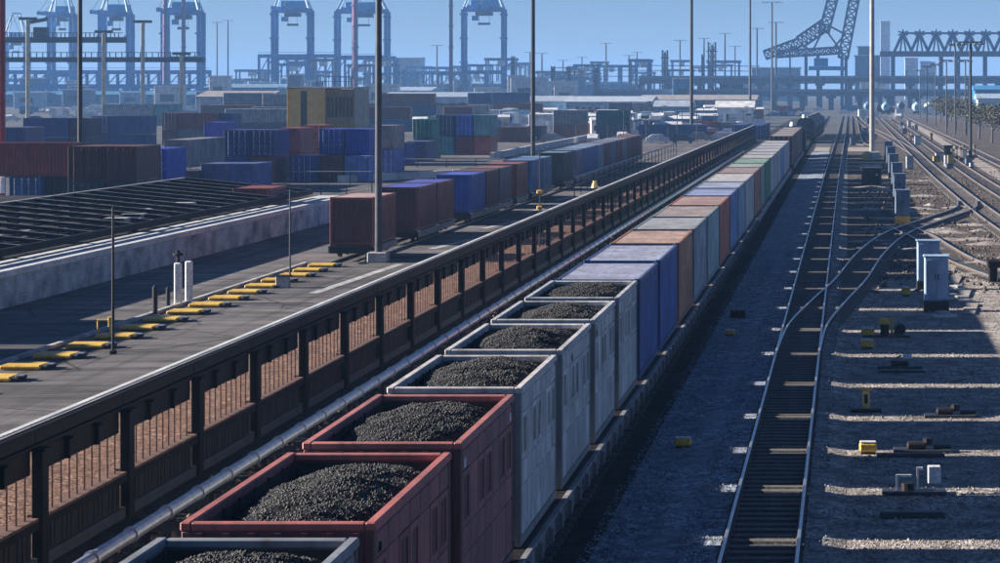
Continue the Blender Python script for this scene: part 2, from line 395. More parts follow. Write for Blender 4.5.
def m_door(h):
    w = CW/2-.15; mb = MB(); hh = h-.36
    mb.bbox(0, w-.006, 0, .05, .2, .2+hh, .01)
    for k in range(3):
        z = .2+hh*(.06+k*.32); mb.bbox(.08, w-.08, -.022, .002, z, z+hh*.24, .01)
    return mb.mesh('door')
def m_lock(h):
    mb = MB(); mb.cyl((0,-.06,.12), (0,-.06,h-.12), .022, n=8)
    for z in (.25, h*.3, h*.55, h*.8, h-.3): mb.box(-.055,.055,-.075,-.02,z,z+.07)
    mb.box(0,.34,-.085,-.06,h*.38,h*.38+.035); return mb.mesh('locking_bar')
def m_mark(): return MB().box(0,.62,-.004,0,0,.11).mesh('marking')
def container(label, color, x, y, z, L=6.06, h=2.6, front='wall', group=None, rz=0, roofc=None, endc=None, framec=None):
    """x = centre line, y = near end"""
    key = (round(L,2), h)
    t = thing('shipping_container', label, 'container', (x,y,z), rz, group)
    s1 = place(cached(('side',)+key, lambda: m_side(L,h)), 'side_panel', M['paint'], t, (CW/2-.045,0,0), color=color)
    s2 = place(_cache[('side',)+key], 'side_panel', M['paint'], t, (-CW/2+.045,L,0), math.pi, color=color)
    place(cached(('roof',)+key, lambda: m_roof(L,h)), 'roof_panel', M['roofpaint'], t, color=roofc or color)
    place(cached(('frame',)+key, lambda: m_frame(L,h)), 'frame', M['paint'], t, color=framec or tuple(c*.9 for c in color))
    place(cached(('floor',)+key, lambda: m_floor(L,h)), 'floor', M['dark_steel'], t)
    e = place(cached(('end',h), lambda: m_end(h)), 'end_panel', M['paint'], t, (0,L-.05,0), math.pi, color=color)
    e.location = (0, L-.05, 0)
    if front == 'wall':
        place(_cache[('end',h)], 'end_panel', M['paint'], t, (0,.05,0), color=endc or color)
    else:
        dm = cached(('door',h), lambda: m_door(h)); lm = cached(('lock',h), lambda: m_lock(h))
        for s in (0, 1):
            d = place(dm, 'door', M['paint'], t, (-(CW/2-.15) if s == 0 else .006, .06, 0), color=endc or color)
            for k in (.25, .78):
                place(lm, 'locking_bar', M['galv'] if front == 'door' else M['rust_steel'], d, (k*(CW/2-.15), 0, 0))
    return t

# ------------------------------------------------------------------ flat wagons
def bogie_mesh():
    mb = MB()
    for sx in (-1, 1):
        x0, x1 = sorted((sx*.93, sx*1.06))
        mb.prism([(-1.15,.42),(-.8,.42),(-.45,.22),(.45,.22),(.8,.42),(1.15,.42),(1.15,.62),(.5,.72),(-.5,.72),(-1.15,.62)], 'x', x0, x1)
        for y in (-.9, .9): mb.cyl((sx*1.05,y,.46), (sx*1.13,y,.46), .12, n=10)
    mb.box(-.95,.95,-.18,.18,.4,.66)
    return mb.mesh('bogie')
def wheelset_mesh():
    mb = MB(); mb.cyl((-.93,0,0),(.93,0,0),.07,n=10)
    for sx in (-1, 1): mb.cyl((sx*.72,0,0),(sx*.85,0,0),.42,.42,n=20); mb.cyl((sx*.69,0,0),(sx*.72,0,0),.455,.455,n=20)
    return mb.mesh('wheelset', False)
def pocket_mesh():
    return MB().prism([(0,-.30),(.09,-.22),(.09,.05),(0,.09)], 'y', -.11, .11).mesh('stake_pocket')
def flat_wagon(label, x, y0, y1, deck=1.05, group=None, small=False, hw=1.45):
    t = thing('flat_wagon', label, 'wagon', (x,y0,0), 0, group); L = y1-y0
    mb = MB(); mb.box(-hw+.12,hw-.12,.0,L,deck-.10,deck-.022)
    for k in range(int(L/.9)): mb.box(-hw+.12,hw-.12,.3+k*.9,.42+k*.9,deck-.28,deck-.1)
    mb.obj('deck', M['dark_steel'], t)
    for sx in (-1, 1):
        s = MB(); a, b = sorted((sx*hw, sx*(hw-.12)))
        s.bbox(a, b, 0, L, deck-.07, deck-.004, .012)
        a, b = sorted((sx*(hw-.04), sx*(hw-.08))); s.box(a, b, .02, L-.02, deck-.34, deck-.07)
        a, b = sorted((sx*(hw-.01), sx*(hw-.11))); s.box(a, b, 0, L, deck-.38, deck-.34)
        s.obj('side_sill', M['wagonpaint'], t, color=(.24,.24,.25))
        if not small:
            pm = cached('pocket', pocket_mesh); n = max(2, int(L/1.4))
            for k in range(n):
                place(pm, 'stake_pocket', M['wagonpaint'], t, (sx*hw, (k+.5)*L/n, deck-.1), 0 if sx > 0 else math.pi, color=(.16,.16,.165))
    for y in (0, L):
        MB().bbox(-hw+.1,hw-.1,y-.06 if y else 0,y if y else .06,deck-.4,deck-.104,.01).obj('end_beam', M['dark_steel'], t)
        MB().cyl((0,y-.05 if y == 0 else y,deck-.25),(0,y-.17 if y == 0 else y+.17,deck-.25),.09,n=8).obj('coupler', M['dark_steel'], t)
    bm_ = cached('bogie', bogie_mesh); wm = cached('wheelset', wheelset_mesh)
    for y in (1.6, L-1.6) if L > 5.5 else (L/2,):
        b = place(bm_, 'bogie', M['dark_steel'], t, (0,y,.16))
        for d in (-.9, .9): place(wm, 'wheelset', M['railweb'], b, (0,d,.49))
    return t

# ------------------------------------------------------------------ open-top coal containers
OH = 2.92
def m_panel(w, h, slot):
    mb = MB()
    if not slot: mb.bbox(0,.028,0,w,0,h,.012); return mb.mesh('panel')
    a, b, c, d = w*.26, w*.74, h*.12, h*.88
    mb.box(0,.028,0,a,0,h); mb.box(0,.028,b,w,0,h); mb.box(0,.028,a,b,0,c); mb.box(0,.028,a,b,d,h)
    mb.box(.002,.012,a+.002,b-.002,c+.002,d-.002); mb.box(.001,.04,a-.03,a-.004,c,d); mb.box(.001,.04,b+.004,b+.03,c,d)
    return mb.mesh('panel')
def open_container(label, color, x, y, z, L, rim):
    t = thing('open_top_container', label, 'container', (x,y,z), 0, 'open containers heaped with coal')
    w = CW/2; th = .07; y0_ = y
    for sx in (-1, 1):
        a, b = sorted((sx*(w-.03), sx*(w-.03-th)))
        s = MB().box(a, b, .1, L-.1, .12, OH-.1).obj('side_wall', M['wagonpaint'], t, color=tuple(min(.85, c*1.35+.03) for c in color))  # wall lighter than its panels, painting caught light along the seams
        a, b = sorted((sx*(w-.033-th), sx*(w-.043-th))); MB().box(a, b, .12, L-.12, .14, OH-.12).obj('liner', M['liner'], s)
        # inner ribs of the wall
        rb = MB()
        for k in range(1, 7):
            c0, c1 = sorted((sx*(w-.03-th), sx*(w-.06-th))); rb.box(c0, c1, k*L/7-.04, k*L/7+.04, .2, OH-.1)
        rb.obj('inner_ribs', M['liner'], s)
        n = 7; pw = (L-.34)/n; rows = ((.2,.90,0),(1.14,.40,0),(1.58,.86,1),(2.47,.30,0))
        for r, (z0, hh, sl) in enumerate(rows):
            for k in range(n):
                slot = sl and (k % 3 != 1)
                pm = cached(('panel', round(pw,2), hh, bool(slot)), lambda: m_panel(pw-.05, hh, slot))
                f_ = random.uniform(.74,1.14)
                o = place(pm, 'panel', M['wagonpaint'], s, (sx*(w-.029), .17+k*pw + (0 if sx > 0 else pw-.035), z0), 0 if sx > 0 else math.pi,
                          color=tuple(c*f_ for c in color))
                if slot:
                    rp = cached(('recess', round(pw,2)), lambda: MB().box(0,.004,0,pw*.44,0,.62).mesh('slot_shade'))
                    place(rp, 'slot_shade', M['wagonpaint'], s, (sx*(w-.029)+sx*.0125, .17+k*pw+(pw*.27 if sx > 0 else pw*.71), z0+.12), 0 if sx > 0 else math.pi, color=tuple(c*.32 for c in color))  # darkened plate paints the shade inside each slot
    pl = cached('plate', lambda: MB().bbox(0,.008,0,.17,0,.15,.003).mesh('plate')); rn = random.Random(int(y0_*7))
    for k in range(4): place(pl, 'plate', M['white'], t, (w+.003, rn.choice((.25,.9,1.7,L-.55)), rn.choice((.6,1.2,2.5,2.52))-k*.001))
    for y0 in (.02, L-.02-th):
        e = MB().box(-w+.1, w-.1, y0, y0+th, .12, OH-.1).obj('end_wall', M['wagonpaint'], t, color=tuple(c*.4 for c in color))  # end walls and ribs darkened, painting the shade between wagons
        yo = y0-.035 if y0 < 1 else y0+th
        yi = y0+th+.003 if y0 < 1 else y0-.013
        MB().box(-w+.12, w-.12, yi, yi+.01, .14, OH-.12).obj('liner', M['liner'], e)
        rb = MB()
        for k in range(-3, 4): rb.box(k*.33-.04, k*.33+.04, yo, yo+.035, .2, OH-.12)
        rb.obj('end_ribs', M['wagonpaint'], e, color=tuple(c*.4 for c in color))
    mb = MB()
    for sx in (-1, 1):
        a, b = sorted((sx*(w+.02), sx*(w-.12))); mb.bbox(a, b, .0, L, OH-.1, OH+.02, .02)
    for y0 in (.0, L-.12): mb.bbox(-w+.121, w-.121, y0, y0+.12, OH-.098, OH+.016, .02)
    mb.obj('top_rim', M['wagonpaint'], t, color=rim)
    mb = MB()
    for sx in (-1, 1):
        a, b = sorted((sx*w, sx*(w-.13)))
        for y0 in (.004, L-.134): mb.bbox(a, b, y0, y0+.13, .0, OH-.1, .015)
        mb.box(a+.002, b-.002, .134, L-.134, .02, .17)
    mb.obj('frame', M['wagonpaint'], t, color=tuple(c*.38 for c in color))  # frame darkened too, shade of the gaps put into its colour
    MB().box(-w+.12, w-.12, .1, L-.1, .05, .13).obj('floor', M['dark_steel'], t)
    return t
def coal_mesh(seed, L):
    random.seed(seed); mb = MB(); nx, ny = 26, 56; w = CW/2-.10; ox = random.uniform(.10,.25)
    def hgt(x, y):
        u = (x-ox)/1.5; v = (y-L*(.5+.05*math.sin(seed*2.1)))/(L*(.60+.05*math.cos(seed*3)))
        d = math.sqrt((abs(u)**2.0)+(abs(v)**2.2))
        b = .54*max(0, 1-d**2.1)
        return b+.07*noise.noise((x*1.7+seed*9,y*1.7,0))+.03*noise.noise((x*6,y*6,seed))
    for j in range(ny):
        for i in range(nx):
            x = -w+2*w*i/(nx-1); y = .1+(L-.2)*j/(ny-1); mb.v.append((x,y,hgt(x,y)))
    for j in range(ny-1):
        for i in range(nx-1): a = j*nx+i; mb.f.append((a,a+1,a+nx+1,a+nx))
    for k in range(26000):
        x = random.uniform(-w+.03,w-.03); y = random.uniform(.14,L-.14); r = .007+random.random()**5*.026
        stone(mb, x, y, hgt(x,y)+r*.2, r)
    return mb.mesh('coal')
TY = [23.6,30.3,37.1,43.9,50.2,56.7,62.6,69.0,76.5,85.0,93.4,102.5,112.3,122.2,131.3,140.4,153.5,165,173.7,186,195.6,204.7,214.6,225.6,235.7,246.0]
TX = -7.2; DECK = 1.05; random.seed(11)
GREY = (.66,.66,.645)
coals = [((.20,.21,.22),(.22,.24,.27),'dark grey open container cut by the bottom edge, heaped with coal'),
         ((.34,.105,.11),(.44,.13,.11),'nearer of two dark red open containers heaped with coal'),
         ((.33,.115,.12),(.44,.15,.13),'farther of two dark red open containers heaped with coal'),
         (GREY,(.60,.56,.54),'nearest pale grey open container, right behind the dark red ones'),
         ((.62,.63,.62),(.55,.54,.53),'second pale grey open container behind the red ones'),
         ((.65,.65,.63),(.52,.52,.52),'third pale grey open container behind the red ones'),
         ((.60,.61,.60),(.52,.53,.54),'last pale grey open container, touching the blue closed containers')]
cl = ['cut by the bottom edge','in the nearer red container','in the farther red container','in the first grey container',
      'in the second grey container','in the third grey container','in the last grey container before the blue ones']
lumps = {}
for k, (c, rim, lab) in enumerate(coals):
    y0 = TY[k]; L = TY[k+1]-1.0-y0
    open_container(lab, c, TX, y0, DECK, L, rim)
    v = k % 4
    if v not in lumps: lumps[v] = coal_mesh(v+1, 6.0)
    o = place(lumps[v], 'coal_heap', M['coal'], None, (TX, y0+.05, DECK+2.51), 0, scale=(1,(L-.1)/6.0,1))
    tag(o, 'heap of glinting black coal '+cl[k], 'coal', 'coal heaps', kind='stuff')
    flat_wagon('flat wagon under the '+lab.replace(' heaped with coal','').rstrip(','), TX, y0-.1, TY[k+1]-.103, DECK, 'flat wagons of the coal train')
B1 = (.022,.065,.21)
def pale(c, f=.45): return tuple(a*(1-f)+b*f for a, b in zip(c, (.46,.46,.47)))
boxes = [('deep blue',B1,(.16,.22,.50)),('royal blue',(.025,.075,.25),(.20,.27,.56)),('orange brown',(.42,.15,.08),(.46,.22,.13)),
         ('slate grey',(.20,.23,.28),(.26,.29,.33)),('teal grey',(.20,.29,.30),(.27,.17,.14)),('rust red',(.33,.10,.06),(.36,.14,.09)),
         ('bright blue',(.08,.16,.48),(.16,.25,.58)),('pale blue',(.16,.25,.48),(.24,.33,.55)),('off-white',(.42,.43,.43),(.55,.55,.54)),
         ('red brown',(.26,.10,.07),(.24,.12,.10)),('sage green',(.14,.24,.19),(.22,.34,.28)),('dark green',(.03,.15,.09),(.06,.24,.14)),
         ('light grey',(.36,.37,.38),(.46,.46,.47)),('mid grey',(.28,.30,.32),(.36,.37,.40)),('lilac grey',(.33,.33,.37),(.42,.42,.46)),
         ('dusty blue',(.14,.20,.33),(.30,.34,.42)),('pale grey',(.38,.39,.41),(.45,.46,.48)),('steel grey',(.26,.28,.32),(.36,.38,.42))]
for k, (cn, c, rc) in enumerate(boxes):
    y0 = TY[7+k]; L = TY[8+k]-.95-y0
    c = tuple(min(.6, v*1.8) for v in c)
    container(f'{cn} container, {ORD[k]} closed one behind the coal containers', c, TX, y0, DECK, L, 2.9, 'wall', 'closed containers of the freight train', roofc=pale(rc, .55 if k < 2 else .4), endc=tuple(v*.3 for v in c), framec=tuple(v*.55 for v in c))  # ends and frames darkened to paint the shaded gaps between containers
    flat_wagon(f'flat wagon under the {cn} container, {ORD[k]} behind the coal', TX, y0-.1, TY[8+k]-.103, DECK, 'flat wagons of the coal train', small=k > 8)
# dark boxcars and the engine at the far end
ys = [258, 272, 286, 300]
for k, y0 in enumerate(ys):
    c = [(.16,.07,.06),(.10,.05,.05),(.20,.12,.11),(.14,.09,.09)][k]
    container(f'dark brown boxcar body, {ORD[k]} one past the gap in the train', c, TX, y0, DECK, 13.2, 3.1, 'door', 'brown boxcars at the train end', roofc=(.30,.27,.27))
    flat_wagon(f'boxcar underframe, {ORD[k]} one past the gap in the train', TX, y0-.1, y0+13.6, DECK, 'underframes of the brown boxcars', small=True)
def locomotive(label, x, y):
    t = thing('locomotive', label, 'locomotive', (x,y,0)); c = (.03,.03,.035)
    MB().bbox(-1.5,1.5,0,16,.9,1.35,.05).obj('underframe', M['dark_steel'], t)
    MB().prism([(-1.0,1.35),(1.0,1.35),(1.0,3.2),(.7,3.75),(-.7,3.75),(-1.0,3.2)], 'y', 4.2, 15.6).obj('hood', M['cleanpaint'], t, color=c)
    cab = MB().prism([(-1.5,1.35),(1.5,1.35),(1.5,3.5),(.95,4.2),(-.95,4.2),(-1.5,3.5)], 'y', 1.4, 4.2).obj('cab', M['cleanpaint'], t, color=c)
    for sx in (-.75, .75): MB().bbox(sx-.45,sx+.45,1.37,1.4,2.5,3.3,.01).obj('window', M['glass'], cab)
    MB().prism([(-.8,1.35),(.8,1.35),(.8,2.2),(.5,2.5),(-.5,2.5),(-.8,2.2)], 'y', .2, 1.38).obj('nose', M['cleanpaint'], t, color=c)
    for y_ in (8, 12): MB().cyl((0,y_,3.75),(0,y_,4.1),.5,n=14).obj('roof_fan', M['dark_steel'], t)
    MB().cyl((-.3,2.6,4.2),(-.3,2.6,4.75),.42,.3,n=12).obj('dome', M['white'], t)
    for y_ in (3, 13):
        b = place(_cache['bogie'], 'bogie', M['dark_steel'], t, (0,y_,.16))
        for d in (-.9,.9): place(_cache['wheelset'], 'wheelset', M['railweb'], b, (0,d,.49))
locomotive('black locomotive with pale dome at the far end of the train', TX+.15, 316)
locomotive('second black locomotive, behind the one at the train end', TX+.2, 398)
def tank_wagon(label, x, y, c, group, L=11, rz=0):
    t = thing('tank_wagon', label, 'wagon', (x,y,0), rz, group)
    n = 20; mb = MB(); mb.cyl((0,.6,2.55),(0,L-.6,2.55),1.42,n=n); 
    for a, b in ((.6,.15),(L-.6,L-.15)): mb.cyl((0,a,2.55),(0,b,2.55),1.42,.9,n=n)
    mb.obj('tank', M['cleanpaint'], t, color=c, smooth=False)
    MB().cyl((0,L/2,3.9),(0,L/2,4.3),.45,n=12).obj('dome', M['cleanpaint'], t, color=c)
    MB().bbox(-1.2,1.2,0,L,.85,1.15,.03).obj('underframe', M['dark_steel'], t)
    for y_ in (1.6, L-1.6):
        b = place(_cache['bogie'], 'bogie', M['dark_steel'], t, (0,y_,.16))
        for d in (-.9,.9): place(_cache['wheelset'], 'wheelset', M['railweb'], b, (0,d,.49))
for k in range(5):
    tank_wagon(f'dark tank wagon, {ORD[k]} one behind the black locomotives', TX+.3+k*.25, 418+k*12, (.05,.06,.07), 'dark tank wagons beyond the engines')
for px, Y, c in ((886,800,(.25,.45,.6)),(901,850,(.08,.12,.2)),(917,790,(.35,.55,.68)),(929,800,(.55,.62,.66)),(868,820,(.12,.25,.42))):
    tank_wagon('%s tank wagon parked under the far bridge' % {886:'sky blue',901:'navy',917:'pale turquoise',929:'whitish',868:'mid blue'}[px], gx(px,Y), Y, c, 'tank wagons under the far bridge')

# ------------------------------------------------------------------ black steel fence between yard and train
FX = -16.0; PIT = 5.72; F0 = 41.55; NB = 65
fence = thing('trackside_fence', 'long black steel fence with barred openings left of the train', 'fence', (FX,F0,0))
def wpart(mb, name, mat, par=fence): return mb.obj(name, mat, par)
m_post = MB().bbox(-.02,.20,-.19,.19,0,2.32,.015).bbox(-.05,.25,-.23,.23,2.322,2.38,.01).mesh('post')
m_stud = MB().bbox(-.02,.07,-.05,.05,1.87,2.28,.01).bbox(-.04,.14,-.10,.10,2.283,2.33,.008).mesh('stud')
m_beam = MB().bbox(-.35,.0,0,PIT-.012,2.34,2.7,.02).bbox(-.30,.06,0,PIT-.014,2.703,2.76,.012).bbox(-.36,.10,0,PIT-.013,2.42,2.46,.008).mesh('top_beam')
m_lit_edge = MB().bbox(-.34,-.20,0,PIT-.02,2.762,2.79,.008).bbox(-.14,-.10,0,PIT-.02,2.762,2.782,.008).mesh('painted_lit_edge')  # pale strips painting the sunlit edges along the beam top
m_fascia = MB().box(-.10,-.04,.2,PIT-.2,1.86,2.338).mesh('fascia')
m_ledge = MB().bbox(-.25,.14,.2,PIT-.2,.96,1.02,.01).mesh('ledge')
m_bar = MB().box(-.03,-.018,-.035,.035,1.02,1.88).mesh('bar')
m_mid = MB().bbox(-.05,.15,.2,PIT-.2,.80,.955,.01).mesh('mid_rail')
m_rail = MB().bbox(-.04,.12,.2,PIT-.2,.0,.24,.015).mesh('bottom_rail')
m_low = MB().box(-.03,.02,-.26,.755,.24,.80).box(.02,.035,-.05,.0,.26,.78).box(.02,.035,.24,.29,.26,.78).box(.02,.035,.50,.55,.26,.78).mesh('lower_panel')
far_mb = MB()
for k in range(NB):
    y = k*PIT
    place(m_post, 'post', M['black_steel'], fence, (0,y,0))
    place(m_beam, 'top_beam', M['black_steel'], fence, (0,y,0))
    place(m_lit_edge, 'painted_lit_edge', M['conc_top'], fence, (0,y,0))
    place(m_fascia, 'fascia', M['black_steel'], fence, (0,y,0))
    place(m_ledge, 'ledge', M['rust_steel'], fence, (0,y,0))
    place(m_rail, 'bottom_rail', M['mast'], fence, (0,y,0)); place(m_mid, 'mid_rail', M['black_steel'], fence, (0,y,0))  # bottom rail in lighter steel, painting its sunlit top line
    for j in (1, 2): place(m_stud, 'stud', M['black_steel'], fence, (.0,y+PIT*j/3,0))
    nb = 10
    for j in range(nb):
        yy = y+.3+(j+.5)*(PIT-.6)/nb
        if k < 30: place(m_bar, 'bar', M['rust_steel'], fence, (0,yy+.03*math.sin(k*5+j),0))
        else: far_mb.box(-.03,-.018,yy-.035,yy+.035,1.02,1.88)
        if j % 2: continue
        yy = y+.3+(j+1)*(PIT-.6)/nb
        if k < 30: place(m_low, 'lower_panel', M['dark_steel'], fence, (0,yy-.26,0))
        else: far_mb.box(-.03,.02,yy-.3,yy+.22,.24,.8)
o = far_mb.obj('far_bars', M['black_steel'], fence); o['kind'] = 'stuff'
# grey pipe beside the train
pipe = thing('pipeline', 'blue grey pipeline running between black fence and train', 'pipe', (-13.0,30,0))
m_seg = MB().cyl((0,0,1.36),(0,2.22,1.36),.125,n=14,cap=False).cyl((0,-.06,1.36),(0,.06,1.36),.152,n=14).mesh('pipe_segment', False)
m_sup = MB().box(-.05,.05,-.05,.05,0,1.2).box(-.2,.2,-.07,.07,1.17,1.225).mesh('support')
for k in range(120):
    place(m_seg, 'pipe_segment', M['galv'], pipe, (0,k*2.25,0))
    if k % 2 == 0: place(m_sup, 'support', M['dark_steel'], pipe, (0,k*2.25+1.1,0))
# rubble and offcuts between fence and pipe
random.seed(5); mb = MB()
for k in range(700):
    stone(mb, random.uniform(-15.4,-12), 45+random.random()**1.5*120, .02, random.uniform(.05,.16))
tag(mb.obj('rubble', M['rustdirt']), 'scattered rubble in the dark ditch below the fence', 'rubble', kind='stuff')

# ------------------------------------------------------------------ left yard: row of containers on low wagons
RX = -26.85
row = [(130,6.06,'dull red',(.24,.05,.045),(.50,.36,.33)),(143.4,6.06,'maroon',(.17,.045,.05),(.05,.09,.45)),(150.0,6.06,'brick red',(.20,.06,.05),(.06,.09,.40)),
       (163.4,6.06,'cobalt blue',(.04,.09,.42),(.05,.10,.46)),(170.2,6.06,'dark maroon',(.13,.04,.05),(.10,.05,.06)),(176.8,6.06,'plum grey',(.14,.10,.15),(.20,.10,.12)),
       (186.0,6.06,'rusty red',(.22,.06,.05),(.26,.07,.07)),(195.0,6.06,'mid blue',(.05,.13,.35),(.10,.20,.42)),(201.6,6.06,'teal blue',(.06,.17,.33),(.14,.26,.38)),
       (217.5,6.06,'blackish green',(.02,.045,.04),(.14,.24,.36)),(226.5,6.06,'grey violet',(.14,.15,.26),(.15,.22,.35)),(233.2,12.0,'ocean blue',(.06,.14,.36),(.16,.25,.42)),
       (246,6.06,'pale steel blue',(.25,.32,.45),(.25,.32,.42)),(252.7,6.06,'oxide red',(.20,.06,.06),(.18,.12,.15)),(259.4,6.06,'greyish blue',(.12,.18,.30),(.16,.24,.36)),
       (266.1,6.06,'wine red',(.19,.05,.06),(.15,.2,.3)),(272.8,6.06,'cool grey',(.22,.24,.28),(.28,.31,.36)),(279.5,6.06,'chestnut',(.16,.07,.06),(.18,.11,.11)),
       (286.2,6.06,'dark chestnut',(.14,.06,.055),(.17,.10,.10)),(293,6.06,'brown',(.15,.08,.07),(.18,.12,.12))]
for k, (y, L, cn, c, rc) in enumerate(row):
    container(f'{cn} container, {ORD[k]} in the row on the left yard', c, RX, y, .86, L, 2.62, 'wall', 'containers in the row on the left yard', roofc=rc,
              endc=(.10,.03,.03) if k < 3 else None)
    flat_wagon(f'low wagon under the {cn} container, {ORD[k]} on the left yard', RX, y-.25, y+L+.25, .85, 'low wagons on the left yard', small=True, hw=1.3)
track('embedded track under the left yard container row', [(RX,128),(RX,200),(RX,300)], -.05, 0, 20)

# yellow ground blocks with dark ends
m_blk = MB().bbox(-.75,.62,-.55,.55,.02,.17,.05).mesh('yellow_slab')
m_end2 = MB().bbox(.63,.86,-.5,.5,.015,.15,.04).mesh('rubber_end')
m_tab = MB().bbox(.70,.98,-.3,.05,.151,.20,.02).mesh('tab')
for k in range(24):
    y = 70.9+k*3.25; rnd = random.Random(k)
    if y > 128.5: break
    t = thing('yellow_block', f'yellow ground block with black end, {ORD[k]} from the left edge', 'block', (-27.55+rnd.uniform(-.08,.08),y,0), rnd.uniform(-.03,.03), 'yellow ground blocks in a row')
    place(m_blk, 'slab', M['yellow'], t); place(m_end2, 'rubber_end', M['tyre'], t); place(m_tab, 'tab', M['galv'], t)
tag(MB().box(-29.0,-28.8,60,128,.0,.12).obj('kerb', M['conc']), 'thin pale kerb along the yellow blocks', 'kerb', kind='structure')
def line(x0, y0, x1, y1, w, lab):
    d = Vector((x1-x0,y1-y0,0)).normalized(); s = Vector((d.y,-d.x,0))*w/2; a, b = Vector((x0,y0,.006)), Vector((x1,y1,.006))
    tag(MB().add([a-s,a+s,b+s,b-s], [(0,1,2,3)]).obj('painted_line', M['linepaint'], None), lab, 'road marking', kind='structure')
line(-34,57.6,-24.4,57.6,.10,'thin white line across the asphalt near the left edge')
line(-24.5,110,-23.9,128,.45,'worn white line on asphalt beside the red container')
for k in range(5): line(-24.3,140+k*20,-23.3,140+k*20+9,.5,f'worn pale marking, {ORD[k]} along the left container row')
# lamp pole, handrail, bollards, standpipes
def pole(name, label, px, Y, ztop, r, mat, cat='pole', base=None, arms=0, group=None, x=None, r2=None, n=10, head=None):
    t = thing(name, label, cat, (gx(px,Y) if x is None else x, Y, 0), 0, group)
    MB().cyl((0,0,0),(0,0,ztop),r,r2 or r*.75,n=n).obj('shaft', mat, t)
    if base: MB().bbox(-base,base,-base,base,0,.55 if base > .3 else .15,.04).obj('base', M['conc'] if base > .5 else M['dark_steel'], t)
    if arms:
        MB().bar((-arms/2,0,ztop),(arms/2,0,ztop),.22 if arms > 2 else .1,.16).obj('crossarm', mat, t)
        for k in (-.5,-.25,.25,.5): MB().bbox(k*arms-.3,k*arms+.3,-.25,.25,ztop-.35,ztop-.09,.04).obj('floodlight', M['mast_light'], t)
    return t
pole('lamp_pole', 'thin dark pole among the yellow blocks at left', 113, 85.0, 5.2, .06, M['mast_black'], base=.12)
pole('lamp_pole', 'thin grey pole left of the dull red container', 290, 118.5, 4.4, .05, M['mast'], base=.12)
t = thing('handrail', 'small yellow handrail by the thin dark pole', 'handrail', (gx(103,90),90,0))
for x in (-.2, .28): MB().cyl((x,0,0),(x,0,.72),.03,n=8).obj('upright', M['yellow'], t)
MB().cyl((-.23,0,.72),(.31,0,.72),.035,n=8).obj('top_bar', M['yellow'], t); MB().bbox(.2,.36,-.05,.05,.45,.85,.02).obj('sign_plate', M['yellow'], t)
for px, Y, hh, r, lab in ((155,99.5,1.18,.11,'taller dark bollard left of the white standpipes'),(168,102.5,.86,.09,'shorter dark bollard left of the white standpipes')):
    t = thing('bollard', lab, 'bollard', (gx(px,Y),Y,0))
    MB().cyl((0,0,0),(0,0,hh),r,n=14).cyl((0,0,hh),(0,0,hh+.05),r*.8,r*.4,n=14).obj('post', M['mast_black'], t)
    MB().cyl((0,0,0),(0,0,.05),r*2,r*1.8,n=14).obj('foot', M['conc'], t)
for px, Y, hh, hd, lab in ((178,104,1.85,1,'left white standpipe with dark valve head'),(189,105,1.85,0,'right white standpipe without valve head')):
    t = thing('standpipe', lab, 'standpipe', (gx(px,Y),Y,0))
    MB().bbox(-.15,.15,-.13,.13,0,hh,.05).obj('column', M['white'], t)
    if hd:
        MB().cyl((0,0,hh),(0,0,hh+.3),.07,n=10).cyl((0,0,hh+.3),(0,0,hh+.42),.22,n=12).cyl((0,0,hh+.42),(0,0,hh+.52),.1,n=10).obj('valve_head', M['dark_steel'], t)
    MB().bbox(-.25,.25,-.22,.22,0,.08,.02).obj('foot', M['conc'], t)
t = thing('utility_box', 'small grey utility box beside the thin grey pole', 'box', (gx(283,113),113,0))
MB().bbox(-.3,.3,-.25,.25,0,.55,.03).obj('body', M['conc'], t); MB().bbox(-.34,.34,-.29,.29,.552,.6,.02).obj('lid', M['dark_steel'], t)

# concrete loading dock and open roof frame
dk = thing('loading_dock', 'long weathered concrete loading dock with pale top', 'dock', (-36,0,0))
for k in range(22):
    y0 = 60+k*5.2
    MB().bbox(-.3,.0,y0,y0+5.16,0,1.32,.02).obj('wall_panel', M['conc_stain'], dk)
    MB().bbox(-.42,.12,y0,y0+5.17,1.324,1.62,.03).obj('coping', M['conc_top'], dk)
MB().box(-2.4,-.425,60,174.4,1.2,1.56).obj('deck', M['conc_top'], dk); MB().box(-26,-2.404,60,174.4,1.2,1.55).obj('back_deck', M['darkballast'], dk)
MB().box(-26,-.3,60.1,174.3,0,1.195).obj('core', M['conc'], dk)
